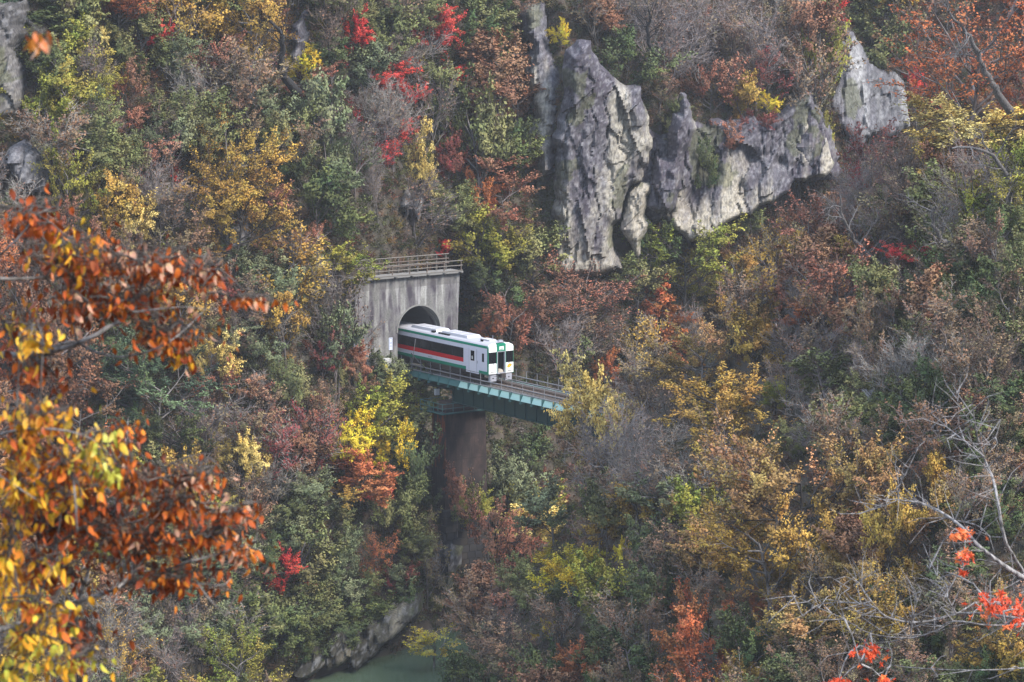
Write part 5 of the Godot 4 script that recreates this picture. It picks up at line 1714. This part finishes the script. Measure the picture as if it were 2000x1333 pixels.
# leaning dark limbs of the near slope, a fallen pole and the fence
func slope_limbs() -> void:
	var bark := bark_mat("lichen_bark", lin(0.17, 0.16, 0.165))
	var silver := bark_mat("dead_wood", lin(0.42, 0.39, 0.38))
	var limbs := [
		["leaning_trunk", "long leaning grey trunk with lichen reaching out from the near slope", [[1985, 512, 0.30], [1940, 498, 0.28], [1880, 485, 0.24], [1840, 470, 0.2], [1822, 430, 0.14], [1828, 405, 0.09]], 204, bark],
		["leaning_trunk", "upright pale grey trunk curving up behind the long leaning one", [[2010, 480, 0.34], [1985, 440, 0.28], [1975, 380, 0.24], [1960, 330, 0.18], [1930, 295, 0.13], [1860, 290, 0.08]], 206, bark],
		["leaning_trunk", "dark forked trunk of the upper corner maple", [[1950, 180, 0.3], [1925, 140, 0.25], [1905, 90, 0.18], [1880, 55, 0.12], [1850, 20, 0.08]], 214, bark],
		["leaning_trunk", "thin dark trunk rising from the slope toward the overhanging wall", [[1775, 575, 0.22], [1720, 515, 0.18], [1670, 470, 0.14], [1648, 430, 0.1], [1640, 380, 0.06]], 214, bark],
		["leaning_trunk", "slanting dark trunk below the thin one, half bare", [[1740, 660, 0.2], [1690, 635, 0.17], [1640, 600, 0.13], [1590, 570, 0.09], [1560, 540, 0.05]], 212, bark],
		["leaning_trunk", "dark slanting trunk in the middle of the near slope's bare trees", [[1320, 1090, 0.26], [1270, 1030, 0.22], [1230, 960, 0.17], [1205, 930, 0.12], [1150, 905, 0.06]], 222, bark],
		["dead_branch", "bleached dead branch lying on the leafy near slope", [[1795, 720, 0.07], [1780, 692, 0.09], [1765, 675, 0.08], [1755, 663, 0.06]], 198, silver],
		["leaning_trunk", "black dead snag standing over the pillar's shoulder", [[1268, 85, 0.22], [1266, 60, 0.2], [1270, 35, 0.1]], 296, bark_mat("black_wood", lin(0.03, 0.028, 0.03))],
		["leaning_trunk", "thick dark trunk of the ochre tree beside the thin grey fin", [[556, 152, 0.42], [549, 120, 0.34], [552, 85, 0.25], [545, 60, 0.17], [525, 40, 0.1]], 262, bark_mat("black_wood", lin(0.05, 0.045, 0.045))],
	]
	var rng := RandomNumberGenerator.new()
	rng.seed = 5
	for l in limbs:
		var deep: float = l[3]
		var p := PackedVector3Array()
		var r := PackedFloat32Array()
		var q0: Array = l[2][0]
		var base := at(q0[0], q0[1], deep)
		for k in l[2].size():
			var q: Array = l[2][k]
			p.append(at(q[0], q[1], deep - k * 0.8) - base)
			r.append(q[2])
		var p2 := PackedVector3Array([Vector3(1.2, -1.6, -1.0)])
		var r2 := PackedFloat32Array([r[0] * 1.2])
		for k in p.size() - 1:
			for e in 4:
				var f := e / 4.0
				p2.append(p[k].cubic_interpolate(p[k + 1], p[maxi(k - 1, 0)], p[mini(k + 2, p.size() - 1)], f) + rand_dir(rng) * 0.12)
				r2.append(lerpf(r[k], r[k + 1], f))
		p2.append(p[p.size() - 1])
		r2.append(r[r.size() - 1])
		var o := thing(l[0], l[1], "tree trunk" if l[0] == "leaning_trunk" else "branch", base, "leaning trunks on the slopes")
		var t := Tris.new()
		t.tube(p2, r2, 8, Color.WHITE)
		part("stem", t.mesh(), l[4], o)
		if l[0] == "leaning_trunk":
			for k in 9:
				var f := p2[int(p2.size() * (0.35 + 0.6 * k / 9.0))]
				var d := (rand_dir(rng) + Vector3(-0.5, 0.7, 0.4)).normalized()
				var b := Tris.new()
				var q := f
				var line := PackedVector3Array([q])
				for e in 5:
					d = (d + rand_dir(rng) * 0.35).normalized()
					q += d * 0.55
					line.append(q)
					if e > 0:
						for z in 3:
							var dd := (d + rand_dir(rng) * 0.8).normalized()
							b.tube(PackedVector3Array([q, q + dd * 0.5, q + (dd + rand_dir(rng) * 0.4) * 1.1]), PackedFloat32Array([0.022, 0.016, 0.008]), 3, Color.WHITE)
				b.tube(line, PackedFloat32Array([0.07, 0.06, 0.05, 0.04, 0.03, 0.02]), 5, Color.WHITE)
				part("side_branch", b.mesh(), l[4], o)
	# picket fence on the slope
	var spot := ground_at(1900, 1085)
	var fence := thing("picket_fence", "dark metal picket fence on the near slope behind the silver maple boughs", "fence", spot)
	landmarks.append([1940, 1075, "picket fence"])
	var black := mat("fence_black", lin(0.02, 0.02, 0.022), 0.6)
	var a := Vector3(-0.5, 0.9, -1.2)
	var b := Vector3(4.2, -0.6, 3.0)
	for h in [0.15, 1.15]:
		part("rail", bar(a + Vector3.UP * h, b + Vector3.UP * h, 0.05, 5), black, fence)
	for k in 41:
		var q := a.lerp(b, k / 40.0)
		part("picket", bar(q, q + Vector3.UP * 1.2, 0.018, 4), black, fence)
	for k in 4:
		var q := a.lerp(b, k / 3.0)
		part("post", bar(q + Vector3.DOWN * 1.5, q + Vector3.UP * 1.3, 0.05, 5), black, fence)

func _ready() -> void:
	# camera
	var cam := Camera3D.new()
	cam.name = "camera"
	var lens := CameraAttributesPhysical.new()
	lens.frustum_focal_length = 17.5 / (666.5 / FOCAL)
	lens.frustum_focus_distance = 245.0
	lens.exposure_aperture = 11.0
	lens.frustum_near = 0.5
	lens.frustum_far = 1500.0
	cam.position = Vector3(0, EYE, 0)
	cam.rotation_degrees = Vector3(-PITCH, 0, 0)
	cam.attributes = lens
	cam.fov = rad_to_deg(2.0 * atan(666.5 / FOCAL))
	cam.near = 0.5
	cam.far = 1500.0
	add_child(cam)
	cam.current = true
	# sky, air, exposure
	var env := Environment.new()
	env.background_mode = Environment.BG_SKY
	var sky := Sky.new()
	var sm := ProceduralSkyMaterial.new()
	sm.sky_top_color = Color(0.70, 0.77, 0.87)
	sm.sky_horizon_color = Color(0.86, 0.88, 0.90)
	sm.ground_bottom_color = Color(0.16, 0.15, 0.13)
	sm.ground_horizon_color = Color(0.35, 0.35, 0.34)
	sm.sun_angle_max = 40.0
	sky.sky_material = sm
	env.sky = sky
	env.tonemap_mode = Environment.TONE_MAPPER_LINEAR
	env.tonemap_exposure = 2.95
	env.fog_enabled = true
	env.fog_density = 0.00014
	env.fog_light_color = Color(0.86, 0.88, 0.92)
	env.sdfgi_enabled = true
	env.ssao_enabled = true
	env.ssil_enabled = true
	var we := WorldEnvironment.new()
	we.name = "environment"
	we.environment = env
	add_child(we)
	var sun := DirectionalLight3D.new()
	sun.name = "sun"
	sun.light_energy = 0.75
	sun.light_angular_distance = 18.0
	sun.light_color = Color(1.0, 0.97, 0.93)
	sun.shadow_enabled = true
	add_child(sun)
	sun.look_at_from_position(Vector3(0, 0, 0), Vector3(-0.66, -0.78, -0.36))

	noise_a.seed = 7
	noise_a.noise_type = FastNoiseLite.TYPE_SIMPLEX_SMOOTH
	noise_a.frequency = 0.04
	noise_a.fractal_octaves = 4
	noise_b.seed = 19
	noise_b.noise_type = FastNoiseLite.TYPE_SIMPLEX
	noise_b.frequency = 0.05
	noise_b.fractal_octaves = 3
	noise_c.seed = 31
	noise_c.noise_type = FastNoiseLite.TYPE_SIMPLEX
	noise_c.frequency = 0.06
	noise_c.fractal_octaves = 3
	cells.seed = 12
	cells.noise_type = FastNoiseLite.TYPE_CELLULAR
	cells.cellular_return_type = FastNoiseLite.RETURN_CELL_VALUE
	cells.frequency = 0.28
	cells.fractal_type = FastNoiseLite.FRACTAL_NONE

	grounds()
	portal()
	bridge()
	railcar()
	all_rocks()
	keep_clear.append(PackedVector2Array([Vector2(690, 492), Vector2(905, 490), Vector2(905, 635), Vector2(1012, 665), Vector2(1014, 742), Vector2(1128, 770), Vector2(1128, 838), Vector2(962, 815), Vector2(960, 890), Vector2(868, 890), Vector2(866, 790), Vector2(800, 735), Vector2(768, 690), Vector2(705, 660)]))
	keep_clear.append(PackedVector2Array([Vector2(580, 1340), Vector2(600, 1296), Vector2(690, 1262), Vector2(800, 1215), Vector2(880, 1200), Vector2(850, 1290), Vector2(840, 1340)]))
	keep_clear.append(PackedVector2Array([Vector2(1890, 1030), Vector2(2010, 1060), Vector2(2010, 1130), Vector2(1890, 1090)]))
	near_branches()
	slope_limbs()
	all_trees()
	undergrowth("undergrowth", 52000, func(rng: RandomNumberGenerator) -> Variant:
		var x := rng.randf_range(-56, 66)
		var y := rng.randf_range(-23.7, 46)
		if x > -17 and x < -4 and y > -1 and y < 9.5 and hill_deep(x, y) < 266.0:
			return null
		return Vector3(x, y, -hill_deep(x, y) + 0.1), 0.62)
	undergrowth("slope_undergrowth", 20000, func(rng: RandomNumberGenerator) -> Variant:
		var x := rng.randf_range(-5, 50)
		var d := rng.randf_range(125, 262)
		var y := slope_height(x, d)
		if y < RIVER or (y > -3.0 and x < 13.0):
			return null
		return Vector3(x, y + 0.1, -d), 0.55)
	for m in get_children():
		if m.has_meta("_kids"):
			m.remove_meta("_kids")
